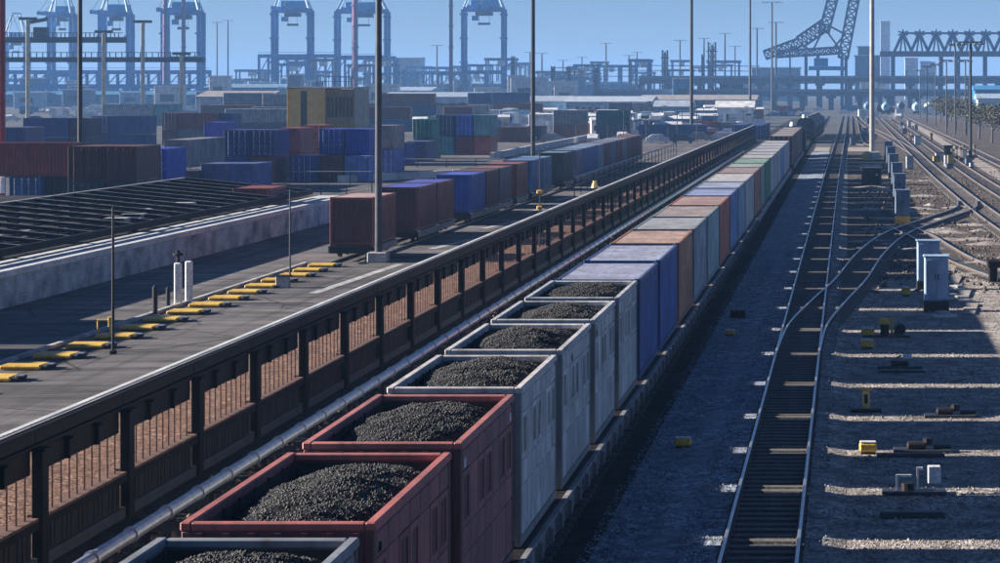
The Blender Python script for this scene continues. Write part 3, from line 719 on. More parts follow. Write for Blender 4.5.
# canopy: posts, eave and ridge beams, rafters, purlins
cp = thing('canopy_frame', 'low dark open roof frame of beams over the loading dock', 'canopy', (0,0,0))
EX, EZ, BX, BZ = -38.0, 2.0, -47.0, 2.85; Y0, Y1 = 100, 170
MB().bar((EX,Y0,EZ),(EX,Y1,EZ),.22,.30).obj('eave_beam', M['black_steel'], cp)
MB().bar((BX,Y0,BZ),(BX,Y1,BZ),.22,.30).obj('back_beam', M['mast'], cp)
MB().bar((EX,Y0,EZ+.17),(EX,Y1,EZ+.17),.12,.03).obj('eave_flashing', M['dark_steel'], cp)
MB().bar((BX,Y0,BZ+.17),(BX,Y1,BZ+.17),.16,.03).obj('ridge_flashing', M['conc'], cp)
n = 20
for k in range(n+1):
    y = Y0+(Y1-Y0)*k/n
    MB().bar((EX-.1,y,EZ+.06),(BX+.1,y,BZ+.06),.12,.20).obj('rafter', M['black_steel'], cp)
    MB().bar((EX-.1,y,EZ+.175),(BX+.1,y,BZ+.175),.07,.02).obj('rafter_lit_edge', M['conc'], cp)  # pale strip painting a sunlit edge onto each rafter
    if k % 3 == 0:
        MB().bbox(EX-1.6,EX-1.0,y-.3,y+.3,1.56,EZ+.1,.02).obj('post', M['black_steel'], cp); MB().bbox(BX+1,BX+1.5,y-.25,y+.25,1.56,BZ-.15,.02).obj('post', M['black_steel'], cp)
for j in range(1, 7):
    u = j/7; x = EX+(BX-EX)*u; z = EZ+(BZ-EZ)*u-.03
    MB().bar((x,Y0,z),(x,Y1,z),.16,.10).obj('purlin', M['black_steel'], cp)
# closed containers standing on the dock left of the frame; their shadows cross the asphalt
for k, (y, L) in enumerate(((80.8,6.0),(88.2,9.2))):
    container(f'dark container standing on the dock end, {ORD[k]} past the left edge', (.08,.09,.12), -40.2, y, 1.565, L, 2.6, 'wall', 'containers on the dock end')
# stores under the canopy
random.seed(21)
for k in range(16):
    y = 92+k*4.3; hh = random.uniform(.4,.9); x = random.uniform(-42,-39)
    t = thing('pallet_stack', f'pale pallet stack, {ORD[k]} from the left under the roof frame', 'pallets', (x,y,1.56), 0, 'pallet stacks under the roof frame')
    for j in range(int(hh/.16)): MB().box(-.6,.6,-.5,.5,j*.16+.1,j*.16+.13).box(-.6,-.5,-.5,.5,j*.16,j*.16+.099).box(.5,.6,-.5,.5,j*.16,j*.16+.099).obj('pallet', M['conc'], t)

# ------------------------------------------------------------------ container stacks
S = [ # label, px of left edge, Y, z0, length, height, colour, front, orientation
 ('brown container on top at the far left edge',-8,183,2.6,6.06,2.6,(.20,.06,.05),'wall','X'),
 ('small teal container below the brown one at far left',9,183,0,6.06,2.6,(.03,.15,.22),'door','Y'),
 ('black container beside the teal one at far left',42,184,0,6.06,2.6,(.02,.018,.02),'wall','Y'),
 ('upper left brown container with rusty locking bars',68,172,2.6,6.06,2.6,(.07,.045,.04),'rust','Y'),
 ('upper right brown container with rusty locking bars',102.5,172,2.6,6.06,2.6,(.075,.05,.045),'rust','Y'),
 ('lower left dark container below the rusty barred ones',68,172,0,6.06,2.6,(.03,.05,.06),'rust','Y'),
 ('lower right dark container below the rusty barred ones',102.5,172,0,6.06,2.6,(.04,.035,.05),'rust','Y'),
 ('bright blue container with doors behind the roof frame',137,200,1.5,6.06,2.8,(.03,.10,.40),'door','Y'),
 ('long grey container right of the bright blue one',164,219,2.02,12.19,2.6,(.17,.18,.21),'wall','Y'),
 ('black container low under the long grey one',172,213,0,5.5,2.0,(.025,.03,.04),'wall','Y'),
 ('slate container low beside the black one',201,214,0,6.06,2.6,(.12,.15,.22),'wall','Y'),
 ('dull blue container low beside the slate one',228.5,214,0,6.06,2.6,(.08,.15,.27),'wall','Y'),
 ('small dark red container at the end of the roof frame',233,160,.2,5,2.5,(.18,.07,.07),'wall','Y'),
 ('navy container on top, left of the red brown pair',224,235,2.62,6.06,2.6,(.025,.06,.20),'door','Y'),
 ('darker navy container on top beside the red brown pair',249.5,235,2.62,6.06,2.6,(.02,.045,.15),'door','Y'),
 ('deep blue container under the left navy one',224,235,0,6.06,2.6,(.04,.09,.22),'wall','Y'),
 ('brown barred container under the darker navy one',249.5,235,0,6.06,2.6,(.10,.055,.05),'rust','Y'),
 ('left red brown container below the tan building',277,246,2.62,6.06,2.6,(.22,.10,.09),'wall','Y'),
 ('right red brown container below the tan building',300,264,2.62,6.06,2.6,(.24,.10,.09),'door','Y'),
 ('dark red container under the left red brown one',277,246,0,6.06,2.6,(.15,.07,.07),'wall','Y'),
 ('red container hidden under the right red brown one',300,264,0,6.06,2.6,(.18,.08,.07),'wall','Y'),
 ('navy container on the ground with bright door hardware',289,236,0,6.06,2.6,(.03,.06,.20),'door','Y'),
 ('rust brown container on the ground beside the pale blue one',318,238,0,6.06,2.6,(.16,.07,.055),'rust','Y'),
 ('pale blue container on the ground below the tan building',344.5,238,0,6.06,2.6,(.22,.38,.50),'door','Y'),
 ('royal blue container on top of the rust brown one',319,240,2.62,6.06,2.6,(.03,.09,.33),'door','Y'),
 ('royal blue container on top of the pale blue one',345,240,2.62,6.06,2.6,(.025,.08,.30),'wall','Y'),
 ('grey container just left of the tall grey mast',372,262,2.62,6.06,2.6,(.16,.15,.18),'wall','Y'),
 ('blue container under the grey one by the mast',372,262,0,6.06,2.6,(.06,.14,.32),'door','Y'),
 ('small blue container right of the tall grey mast',386,290,0,6.06,2.6,(.04,.11,.30),'door','Y'),
 ('small slate container next to the green stack',407,300,0,6.06,2.6,(.12,.15,.20),'wall','Y'),
 ('green container on top of the mixed stack',413,312,2.62,6.06,2.6,(.02,.17,.14),'door','Y'),
 ('dark teal container below the green one',414,312,0,6.06,2.6,(.02,.11,.13),'door','Y'),
 ('black green container on top, middle of the mixed stack',436,330,2.62,6.06,2.9,(.02,.09,.12),'door','Y'),
 ('teal container at the bottom, middle of the mixed stack',436,330,0,6.06,2.6,(.05,.20,.24),'door','Y'),
 ('vivid blue container on top, right of the mixed stack',455,330,2.62,6.06,2.9,(.03,.14,.40),'door','Y'),
 ('dark maroon container under the vivid blue one',455,330,0,6.06,2.6,(.12,.04,.06),'rust','Y'),
 ('grey container topping the right end of mixed stack',473.5,330,2.62,6.06,2.9,(.20,.22,.27),'wall','Y'),
 ('dusty red container below the grey stack end',473.5,330,0,6.06,2.6,(.22,.10,.10),'wall','Y'),
 ('dark brown container behind the long kerb',497,405,0,6.06,2.6,(.10,.055,.055),'rust','Y'),
 ('brown container beside the tall dark mast',512,405,0,6.06,2.6,(.09,.06,.06),'wall','Y'),
 ('charcoal container behind the tall dark mast',528,415,0,6.06,2.6,(.06,.06,.075),'wall','Y'),
 ('navy far container in the back row at left',23,322,2.62,6.06,2.6,(.03,.09,.20),'wall','X'),
 ('deep navy far container under the back row navy one',23,322,0,6.06,2.6,(.03,.07,.16),'wall','X'),
 ('dark plum far container behind the black mast',70,322,2.62,6.06,2.6,(.05,.04,.06),'wall','Y'),
 ('dark far container under the plum one',70,322,0,6.06,2.6,(.05,.05,.06),'wall','Y'),
 ('slate far container with pale doors in the back row',92,344,2.62,6.06,2.6,(.12,.17,.23),'door','Y'),
 ('steel blue far container in the back row',109.5,344,2.62,6.06,2.6,(.10,.16,.24),'wall','X'),
 ('teal far container below the steel blue one',109.5,344,0,6.06,2.6,(.06,.14,.2),'wall','X'),
 ('slate far container below the pale doored one',92,344,0,6.06,2.6,(.09,.11,.14),'wall','Y'),
 ('maroon far container with pale doors in the back row',162,382,2.62,6.06,2.6,(.15,.07,.08),'door','Y'),
 ('maroon far container showing its long side',178,382,2.62,6.06,2.6,(.16,.08,.085),'wall','X'),
 ('grey far container under the maroon long one',178,382,0,6.06,2.6,(.12,.12,.14),'wall','X'),
 ('brown far container under the maroon doored one',162,382,0,6.06,2.6,(.12,.08,.08),'wall','Y'),
 ('teal far container right of the maroon long one',217,384,2.62,6.06,2.6,(.06,.14,.19),'wall','Y'),
 ('blue far container below the teal one',217,384,0,6.06,2.6,(.05,.09,.2),'wall','Y'),
 ('long grey far container behind the back row',102,573,2.62,12.19,2.6,(.26,.28,.31),'wall','X'),
 ('short grey far container behind the back row',154,573,2.62,6.06,2.6,(.24,.26,.30),'wall','X'),
 ('long dark far container under the long grey one',102,573,0,12.19,2.6,(.15,.16,.18),'wall','X'),
 ('short dark far container under the short grey one',154,573,0,6.06,2.6,(.15,.17,.19),'wall','X'),
 ('vivid blue far container at the end of the back row',204,300,2.4,6.06,2.6,(.03,.08,.40),'wall','Y'),
 ('dark blue far container under the vivid blue one',204,300,0,6.06,2.38,(.03,.06,.2),'wall','Y'),
 ('slate blue container at the left, below the far navy one',2,250,2.62,6.06,2.6,(.10,.16,.20),'wall','Y'),
 ('dark container under the slate blue one at far left',2,250,0,6.06,2.6,(.06,.08,.10),'wall','Y'),
]
for lab, px, Y, z, L, h, c, fr, o in S:
    mx_ = max(c); c = tuple(min(.6, v*(1.25 if v > .8*mx_ else .6)) for v in c)
    if o == 'Y': container(lab, c, gx(px,Y)+CW/2, Y, z, L, h, fr, 'stacked containers of the left yard')
    else: container(lab, c, gx(px,Y)+L, Y+CW/2, z, L, h, fr, 'stacked containers of the left yard', rz=math.pi/2)
# small pale data plates on some doors
# rows of far containers between yard and port
random.seed(33); k = 0
pal = [(.14,.06,.06),(.05,.12,.28),(.10,.16,.22),(.20,.11,.09),(.22,.24,.27),(.04,.14,.14),(.16,.08,.05),(.30,.31,.33),(.08,.10,.16)]
def simple_container(Y, px, z, L, c):
    m = cached(('simple',L), lambda: MB().bbox(-L/2,L/2,0,2.44,0,2.6,.05).mesh('far_container'))
    mm = cached(('simpler',L), lambda: (lambda b: [b.box(-L/2+.2+i*.6,-L/2+.5+i*.6,-.03,0.01,.2,2.4) for i in range(int(L/.6)-0)] and b.mesh('ribs'))(MB()))
    t = thing('far_container', 'small distant container in the hazy rows before the white roofs', 'container', (gx(px,Y),Y,z), 0, 'far container rows in the haze')
    place(m, 'body', M['paint'], t, color=c); place(mm, 'ribs', M['paint'], t, color=tuple(x*.8 for x in c)); 
for Y, p0, p1 in ((430,553,640),(455,225,335),(500,190,480),(548,200,490),(600,190,530),(650,260,530),(700,300,540),(560,545,650),(620,560,690)):
    px = p0
    while px < p1:
        L = random.choice((6.06,12.19)); w = L*F/Y
        for lev in range(random.choice((1,2,2,3) if px < 490 and Y < 660 else (1,1,2))): simple_container(Y, px+w/2, lev*2.62, L, random.choice(pal))
        px += w+random.choice((1,1,3,9))

for k, (x, y) in enumerate(((-16.3,424),(-16.2,432),(-16.1,446),(-19.5,428),(-19.3,442))):
    container(f'deep blue container past the end of the fence, {ORD[k]} of five', (.02,.07,.24), x, y, .0, 6.06 if k < 1 else 12.19, 2.6, 'door', 'blue containers past the fence end')
# tan building with slit windows
Y = 286; t = thing('tan_building', 'tan ribbed building with dark stripe standing behind container stacks', 'building', (gx(287,Y),Y,0))
s = F/Y; w1 = 38/s; w2 = 29/s; ht = gz(88.5,Y)
MB().box(0,w1,0,9,0,ht).obj('wall', M['tan'], t)
MB().box(w1,w1+w2,.35,9,0,ht-.05).obj('wall', M['cleanpaint'], t, color=(.24,.20,.13))
for k in range(19):
    if k in (7,8,9): continue
    x = k*w1/19+.05; MB().box(x,x+.13,-.07,0,0,ht-.06).obj('cladding_rib', M['tan'], t)
MB().box(w1*.36,w1*.53,-.03,.0,0,ht-.3).obj('dark_stripe', M['glass'], t)
for k in range(7):
    x = w1+.25+k*(w2-.3)/7
    wd = MB().box(x,x+.24,.30,.35,ht-3.4,ht-1.1).obj('window', M['dark_steel'], t); MB().box(x+.03,x+.21,.28,.298,ht-3.3,ht-1.2).obj('pane', M['glass'], wd)
rf = MB().bbox(-.12,w1+w2+.12,-.12,9.1,ht,ht+.22,.03).obj('roof', M['conc'], t)
for k in range(7): MB().box(w1-1+k*.7,w1-.94+k*.7,.1,.16,ht+.22,ht+1.5).obj('railing_post', M['mast'], rf)
MB().box(w1-1,w1+3.3,.1,.15,ht+1.45,ht+1.5).box(w1-1,w1+3.3,.1,.15,ht+.85,ht+.9).obj('railing', M['mast'], rf)

# low pale barriers and guard rails of the yard
def wall_run(name, label, x0, y0, x1, y1, hh, w, mat, cat='barrier', n=8):
    t = thing(name, label, cat, (0,0,0))
    for k in range(n):
        a = Vector((x0,y0,hh/2)).lerp(Vector((x1,y1,hh/2)), k/n); b = Vector((x0,y0,hh/2)).lerp(Vector((x1,y1,hh/2)), (k+1)/n-.004)
        MB().bar(a, b, w, hh).obj('barrier_block', mat, t)
wall_run('barrier_wall', 'long pale concrete barrier left of the yard containers', -46,310,-46,455,.9,.5,M['conc_top'], n=24)
wall_run('barrier_wall', 'pale concrete barrier in front of the container stacks', -50,236,-36,262,.7,.5,M['conc_top'], n=10)
def guard(name, label, x, y0, y1, z, n):
    t = thing(name, label, 'railing', (x,0,0))
    MB().cyl((0,y0,z),(0,y1,z),.07,n=8).obj('top_rail', M['mast_light'], t); MB().cyl((0,y0,z*.55),(0,y1,z*.55),.04,n=6).obj('mid_rail', M['mast'], t)
    for k in range(n+1): MB().box(-.04,.04,y0+(y1-y0)*k/n-.04,y0+(y1-y0)*k/n+.04,0,z).obj('post', M['mast'], t)
guard('guard_railing', 'pale guard railing between the container row and the fence', -23.6, 207, 330, 1.6, 24)
guard('guard_railing', 'second guard railing close behind the fence at the back', -18.0, 180, 340, 1.9, 28)
def xguard(label, y, x0, x1, z):
    t = thing('wire_barrier', label, 'railing', (0,y,0)); MB().cyl((x0,0,z),(x1,0,z),.05,n=6).obj('wire', M['mast_light'], t)
    for k in range(5): MB().box(x0+(x1-x0)*k/4-.04,x0+(x1-x0)*k/4+.04,-.04,.04,0,z).obj('post', M['mast'], t)
xguard('thin pale wire barrier before the ground level blue containers', 226, gx(285,226), gx(372,226), 1.45)
xguard('thin pale wire barrier before the mixed green stack', 280, gx(388,280), gx(505,280), 1.0)
xguard('thin pale wire barrier nearest the grey mast', 205, gx(270,205), gx(372,205), 1.1)
# signal post and lamp on the fence
t = thing('signal_post', 'thin signal post with two yellow lamps behind the fence', 'signal', (-17.6,137,0))
MB().cyl((0,0,0),(0,0,5.8),.05,.035,n=8).obj('shaft', M['mast_black'], t)
for z in (2.45, 3.35): MB().bbox(-.16,.16,-.14,.1,z,z+.22,.04).cyl((0,-.14,z+.11),(0,-.22,z+.11),.08,n=8).obj('lamp', M['yellow'], t)
t = thing('fence_lamp', 'tan lamp housing standing on top of the fence beam', 'lamp', (-16.15,153,2.76))
MB().cyl((0,0,0),(0,0,.25),.05,n=8).obj('stem', M['mast'], t); MB().cyl((0,0,.25),(0,0,.55),.22,.16,n=10).cyl((0,0,.55),(0,0,.7),.10,.13,n=10).obj('housing', M['tan'], t)

# ------------------------------------------------------------------ tall light masts
def mast(label, px, Y, ztop, r, mat, **k): return pole('light_mast', label, px, Y, ztop, r, mat, 'mast', **k)
mast('tall grey mast on concrete block before the red container', 378.5, 129.5, 26, .20, M['mast'], base=.52, n=16)
mast('tall black mast behind the brown barred containers', 80, 203, 34, .22, M['mast_black'], base=.6, n=14)
mast('tall black mast behind the left yard container row', 533, 232, 36, .22, M['mast_black'], base=.6, n=14)
mast('dark mast rising behind the fence right of centre', 691.5, 432, 50, .32, M['mast_black'], base=.8, n=12)
t = mast('thick pale mast standing between the tracks', 872, 308, 44, .34, M['mast_light'], n=16)
MB().bbox(-1.0,1.0,-1.0,1.0,0,1.1,.08).obj('base', M['conc'], t); MB().bbox(-1.3,-.6,-1.5,-.9,0,.9,.05).obj('bollard', M['yellow'], t)
mast('slim dark mast with floodlight arm near top centre right', 750, 633, 34, .38, M['mast'], arms=6)
mast('slim mast with broad floodlight arm left of boom crane', 772, 870, 40, .42, M['mast'], arms=7)
mast('dark mast with short arm at right, nearest of row', 970.5, 310, 15.2, .22, M['mast_black'], base=.5, arms=3)
for px, pyt, pyb, lab in ((965.5,60,136,'first'),(955,44,135,'second'),(946.5,60,134,'third'),(935.5,64,126.5,'fourth'),(927,66,122,'fifth'),(920,70,118,'sixth')):
    Y = gy(pyb); mast(f'thin dark mast, {lab} behind the nearest right hand mast', px, Y, gz(pyt,Y), .17, M['mast'], arms=2.2, group='thin masts along the pale path')
far_m = [(606,43,103),(680,40,104),(704,38,104),(725,33,104),(735,46,103),(629,55,102),(637,52,102),(582,57,102),(757,28,106),(776,22,108),(542,53,103),(530,52,103),(437,45,104),(228,20,102),(217,22,102),(563,60,102),(573,66,102),(790,50,106),(806,52,106)]
for k, (px, a, b) in enumerate(far_m):
    Y = gy(b); mast('thin hazy floodlight mast in the far port, %s from the left' % ORD[sorted(x[0] for x in far_m).index(px)], px, Y, gz(a,Y), .5, M['mast'], arms=6, group='thin hazy masts of the far port', n=8)
# red pole at the left edge
t = thing('red_pole', 'thick red pole cut by the left edge with small white plate', 'pole', (gx(1.5,186),186,0))
MB().cyl((0,0,0),(0,0,30),.30,.28,n=16).obj('shaft', M['cleanpaint'], t, color=(.28,.03,.035)); MB().bbox(.02,.36,-.34,-.29,1.2,2.5,.02).obj('plate', M['white'], t)

# ------------------------------------------------------------------ right-hand yard objects
def cabinet(label, px, pyb, w, h, col, z0=.35, group='electrical cabinets of the right yard', foot=None, d=.8):
    Y = gy(pyb); t = thing('electrical_cabinet', label, 'cabinet', (gx(px,Y),Y,0), 0, group)
    MB().bbox(-w/2,w/2,0,d,z0,z0+h,.03).obj('body', M['cabinet'], t, color=col)
    for s in (0, 1):
        x0, x1 = (-w/2+.05,-.01) if s == 0 else (.01,w/2-.05)
        dr = MB().bbox(x0,x1,-.03,0,z0+.08,z0+h-.1,.012).obj('door', M['cabinet'], t, color=tuple(c*.95 for c in col))
        xx = -.09 if s == 0 else .05; MB().box(xx,xx+.04,-.06,-.03,z0+h*.5,z0+h*.62).obj('handle', M['dark_steel'], dr)
    MB().bbox(-w/2-.05,w/2+.05,-.06,d+.05,z0+h,z0+h+.07,.02).obj('cap', M['cabinet'], t, color=tuple(min(.8,c*1.15) for c in col))
    MB().bbox(-w/2-.03,w/2+.03,-.02,d,0,z0,.03).obj('plinth', foot or M['dark_steel'], t)
    return t
CB = (.30,.42,.58)
cabinet('nearest pale blue cabinet on dark plinth', 936.5, 312, 1.0, 1.85, CB, .45)
cabinet('pale blue cabinet just behind and left of the nearest one', 928.5, 290, 1.05, 1.85, (.28,.40,.56), .4)
blu = [(902.5,224,1.02,1.75),(899.5,204,1.0,1.85),(897,190,1.0,1.9),(893.5,178,1.05,1.9),(891,168,1.05,1.9),(888.5,160,1.05,1.8)]
for k, (px, pb, w, h) in enumerate(blu):
    cabinet(f'grey blue cabinet, {ORD[k]} in the row beside the pale mast', px, pb, w, h, (.16,.22,.32), .55, 'row of cabinets beside the pale mast', M['yellow'] if k == 0 else None)
Y = 230; t = thing('relay_hut', 'dark low relay hut at the foot of the pale mast', 'hut', (gx(871.5,Y),Y,0))
MB().bbox(-.95,.95,0,1.6,.1,1.55,.05).obj('body', M['dark_steel'], t); MB().bbox(-1.05,1.05,-.1,1.7,1.55,1.68,.03).obj('roof', M['mast'], t); MB().bbox(-.3,.3,-.04,0,.2,1.3,.01).obj('door', M['black_steel'], t)
MB().cyl((.5,-.02,1.0),(.5,-.05,1.0),.1,n=10).obj('gauge', M['white'], t)
Y = 262; t = thing('relay_hut', 'second grey block right in front of pale mast', 'hut', (gx(872,Y),Y,0))
MB().bbox(-1.05,1.05,0,1.4,0,1.0,.05).obj('body', M['conc'], t); MB().bbox(-1.1,1.1,-.05,1.5,1.0,1.1,.03).obj('lid', M['mast'], t)
Y = 300; t = thing('kiosk', 'dark square kiosk between tracks on the right', 'kiosk', (gx(948.5,Y),Y,0))
MB().bbox(-.55,.55,0,1.2,0,2.0,.04).obj('body', M['black_steel'], t); MB().bbox(-.62,.62,-.08,1.28,2.0,2.1,.03).obj('roof', M['mast'], t); MB().bbox(-.4,.4,-.03,0,.2,1.7,.02).obj('door', M['dark_steel'], t)
for k, (px, pb) in enumerate(((957,160),(961,161),(964,158),(953,163),(975,158))):
    Y = gy(pb); t = thing('switch_stand', f'small brown switch stand, {ORD[k]} right of the kiosk', 'switch stand', (gx(px,Y),Y,0), 0, 'switch stands by the kiosk')
    MB().bbox(-.3,.3,-.3,.3,0,.5,.04).obj('body', M['rust_steel'], t); MB().cyl((0,0,.5),(0,0,1.8),.06,n=8).obj('mast', M['mast'], t); MB().bbox(-.25,.25,-.03,.03,1.4,1.8,.02).obj('target', M['tan'], t)
# yellow marker boxes and point machines
def ybox(label, px, pyb, w, h, post=False, tall=False):
    Y = gy(pyb); t = thing('marker_box', label, 'box', (gx(px,Y),Y,0), 0, 'yellow marker boxes on the ballast')
    if post:
        MB().bbox(-.45,.45,-.18,.18,0,.10,.02).obj('base', M['dark_steel'], t)
        MB().bbox(-.11,.11,-.08,.08,.1,h,.02).obj('post', M['tan'], t); MB().bbox(-.19,.19,-.1,.1,h,h+.06,.02).obj('cap', M['yellow'], t)
        MB().bbox(-.05,.05,-.1,-.08,.25,h-.1,.01).obj('slot', M['dark_steel'], t)
    else:
        MB().bbox(-w/2,w/2,-.14,.14,.06,h,.05).obj('body', M['yellow'], t); MB().bbox(-w/2+.04,w/2-.04,-.11,.11,0,.06,.02).obj('foot', M['dark_steel'], t)
        MB().bbox(-w/2+.02,w/2-.02,-.12,.12,h,h+.03,.012).obj('lid', M['white'], t)
ybox('yellow box alone on the gravel between train and track', 683, 448, .46, .26)
ybox('yellow box low on the right hand gravel', 868, 454, .46, .30)
ybox('nearer of two stacked looking yellow boxes by the turnout', 867, 349, .50, .32)
ybox('farther of two stacked looking yellow boxes by the turnout', 868, 337, .50, .32)
ybox('yellow marker post on dark base plate', 866, 412, .3, .62, True)
ybox('small yellow box left of the pale cabinets', 906, 296, .4, .4)
ybox('small dark yellow box near the train side', 730, 336, .40, .22)
t = thing('junction_box', 'small black junction box on the gravel near the train', 'box', (gx(738,gy(318)),gy(318),0)); MB().bbox(-.3,.3,-.2,.2,0,.28,.03).obj('body', M['black_steel'], t); MB().bbox(-.32,.32,-.22,.22,.28,.32,.01).obj('lid', M['dark_steel'], t)
def point_machine(label, px, pyb, kind):
    Y = gy(pyb); t = thing('point_machine', label, 'point machine', (gx(px,Y),Y,0), 0, 'point machines on the right gravel')
    MB().bbox(-.75,.75,-.3,.3,0,.09,.02).obj('base_plate', M['mast'], t)
    if kind == 'white':
        MB().cyl((-.15,0,.09),(-.15,0,.26),.16,n=12).obj('motor', M['dark_steel'], t)
        MB().box(-.42,-.36,-.03,.03,.09,.45).box(-.36,-.06,-.03,.03,.40,.45).obj('bracket', M['white'], t)
        MB().box(.06,.11,-.03,.03,.09,.62).box(.11,.2,-.03,.03,.56,.62).obj('bracket', M['white'], t); MB().bbox(.32,.62,-.1,.1,.25,.66,.02).obj('housing', M['white'], t)
    elif kind == 'lever':
        MB().bbox(-.3,.3,-.22,.22,.09,.24,.04).obj('housing', M['dark_steel'], t); MB().cyl((-.6,-.1,.12),(.05,0,.42),.035,n=8).obj('lever', M['mast_light'], t)
        MB().bbox(.1,.4,-.08,.08,.30,.46,.02).obj('counterweight', M['white'], t)
    elif kind == 'yellow':
        MB().cyl((-.2,0,.09),(-.2,0,.5),.17,n=12).obj('motor', M['dark_steel'], t); MB().cyl((-.2,0,.5),(-.2,0,.72),.24,.18,n=12).obj('cap', M['yellow'], t)
        MB().bbox(.02,.12,-.05,.05,.09,.75,.02).obj('post', M['yellow'], t); MB().cyl((.4,-.15,.3),(.4,.15,.3),.2,n=12).obj('drum', M['dark_steel'], t); MB().bbox(.15,.3,-.1,.1,.09,.4,.03).obj('clamp', M['rust_steel'], t)
    else:
        MB().bbox(-.4,.1,-.22,.22,.09,.26,.05).obj('housing', M['dark_steel'], t); MB().cyl((.15,0,.18),(.15,0,.36),.13,n=10).obj('motor', M['dark_steel'], t); MB().cyl((.3,0,.14),(.75,0,.14),.05,n=8).obj('rod', M['mast'], t)
point_machine('point machine with white brackets on a lit gravel strip', 914, 494, 'white')
point_machine('low dark point machine above the white bracketed one', 922, 452, 'dark')
point_machine('point machine with pale lever beside the turnout', 900, 368, 'lever')
point_machine('yellow capped point machine near the pale cabinets', 890, 337, 'yellow')
point_machine('dark point machine far right on the gravel', 950, 417, 'dark')
def beam(label, px0, px1, pyb, hh, mat, w=.25):
    Y = gy(pyb); tag(MB().bbox(gx(px0,Y),gx(px1,Y),Y,Y+w,0,hh,.03).obj('ground_beam', mat), label, 'beam', 'loose beams on the right gravel')
beam('long dark beam under the low dark point machine', 877, 945, 458, .10, M['mast'])
beam('long dark beam below the white bracketed point machine', 880, 945, 519, .14, M['mast'])
beam('thin pale beam beside the yellow capped machine', 900, 985, 333, .05, M['conc'])
beam('dark beam under the pale lever machine', 878, 925, 373, .08, M['mast'])
# buffer stop at the siding end, cable trough beside cabinets
Y = gy(283); t = thing('buffer_stop', 'black buffer stop on the siding at the right edge', 'buffer', (gx(993,Y),Y,0))
MB().bbox(-.2,.2,-.3,.3,0,1.05,.04).obj('post', M['black_steel'], t); MB().bbox(-.28,.35,-.5,.5,.75,1.1,.05).obj('head', M['black_steel'], t)
random.seed(9)
for k in range(5):
    Y = 90+k*7.7; x = 4.6+k*.02+(k % 2)*.1
    tag(MB().bbox(-.3,.3,-2.4,2.4,0,.07,.03).obj('cable_trough', M['path'], None, (x+.6,Y+12,0), -.09), f'pale concrete cable trough lid, {ORD[k]} past the cabinets', 'trough', 'cable troughs by the cabinets')
sl_ = [(958,291),(952,300),(944,318),(962,302)]
for k, (px, py) in enumerate(sl_):
    Y = gy(py); t = thing('concrete_slab', f'broken pale concrete slab, {ORD[k]} by the nearest cabinet', 'slab', (gx(px,Y),Y,.02), random.uniform(0,2), 'broken slabs by the cabinets')
    MB().bbox(-.5,.5,-.25,.25,0,.14,.03).obj('slab', M['conc_top'], t); MB().bbox(-.3,.2,-.2,.3,.142,.26,.03).obj('fragment', M['conc'], t)
rn = random.Random(404)
for k in range(36):
    Y = rn.uniform(245,640); x = rn.choice((rn.uniform(.6,7.2), rn.uniform(11,12), rn.uniform(14.4,15))); w, h_ = rn.uniform(.4,1.2), rn.uniform(.4,1.5)
    t = thing('trackside_box', 'small trackside equipment box between the far right tracks', 'box', (x,Y,0), rn.uniform(-.2,.2), 'equipment boxes between the far tracks')
    MB().bbox(-w/2,w/2,0,.6,.1,h_,.03).obj('body', M['cabinet'], t, color=rn.choice(((.35,.40,.46),(.10,.14,.20),(.5,.5,.5),(.20,.12,.08),(.45,.33,.08)))); MB().bbox(-w/2-.04,w/2+.04,-.04,.64,h_,h_+.06,.02).obj('lid', M['mast'], t); MB().box(-w/2+.03,w/2-.03,.03,.57,0,.1).obj('foot', M['dark_steel'], t)
# debris on the right-hand dirt
mb = MB()
for k in range(2600): stone(mb, random.uniform(1,18), 110+random.random()*160, .02, random.uniform(.05,.2))
tag(mb.obj('debris', M['dirt']), 'loose stones and scrap on the brown right hand yard', 'debris', kind='stuff')
# low ridges of gravel
mb = MB()
for k in range(60):
    x = random.uniform(1.5,9); y = random.uniform(120,250); r = random.uniform(.4,1.4); h = random.uniform(.08,.22)
    ring = [(x+r*1.5*math.cos(a)*random.uniform(.8,1.2), y+r*math.sin(a)*random.uniform(.8,1.2), -.01) for a in [i*math.pi/4 for i in range(8)]]
    mb.add(ring+[(x,y,h)], [(i,(i+1)%8,8) for i in range(8)])
tag(mb.obj('gravel_mounds', M['tangravel']), 'low gravel mounds on the right hand yard', 'gravel', kind='stuff')

# trees beyond the pale path
def tree(label, x, y, hgt, seed):
    rnd = random.Random(seed); t = thing('tree', label, 'tree', (x,y,0), 0, 'dry trees beyond the pale path')
    mb = MB(); mb.cyl((0,0,0),(.1,0,hgt*.45),.22,.14,n=8); tips = []
    for k in range(6):
        a = k*1.05+rnd.random(); e = Vector((math.cos(a)*hgt*.24, math.sin(a)*hgt*.24, hgt*rnd.uniform(.6,.85))); mb.cyl((.1,0,hgt*(.3+.03*k)), e, .09, .03, n=6); tips.append(e)
    mb.obj('trunk', M['bark'], t)
    lf = MB()
    for k in range(2600):
        c = rnd.choice(tips)+Vector((rnd.gauss(0,1),rnd.gauss(0,1),rnd.gauss(0,.8)))*hgt*.115
        if c.z < hgt*.2: continue
        s = rnd.uniform(.08,.2); a = Vector((rnd.gauss(0,1),rnd.gauss(0,1),rnd.gauss(0,1))).normalized()*s; b = a.orthogonal().normalized()*s*.7
        lf.add([c-a,c+b,c+a,c-b], [(0,1,2,3)])
    o = lf.obj('crown', M['leafm'], t); o['kind'] = 'stuff'
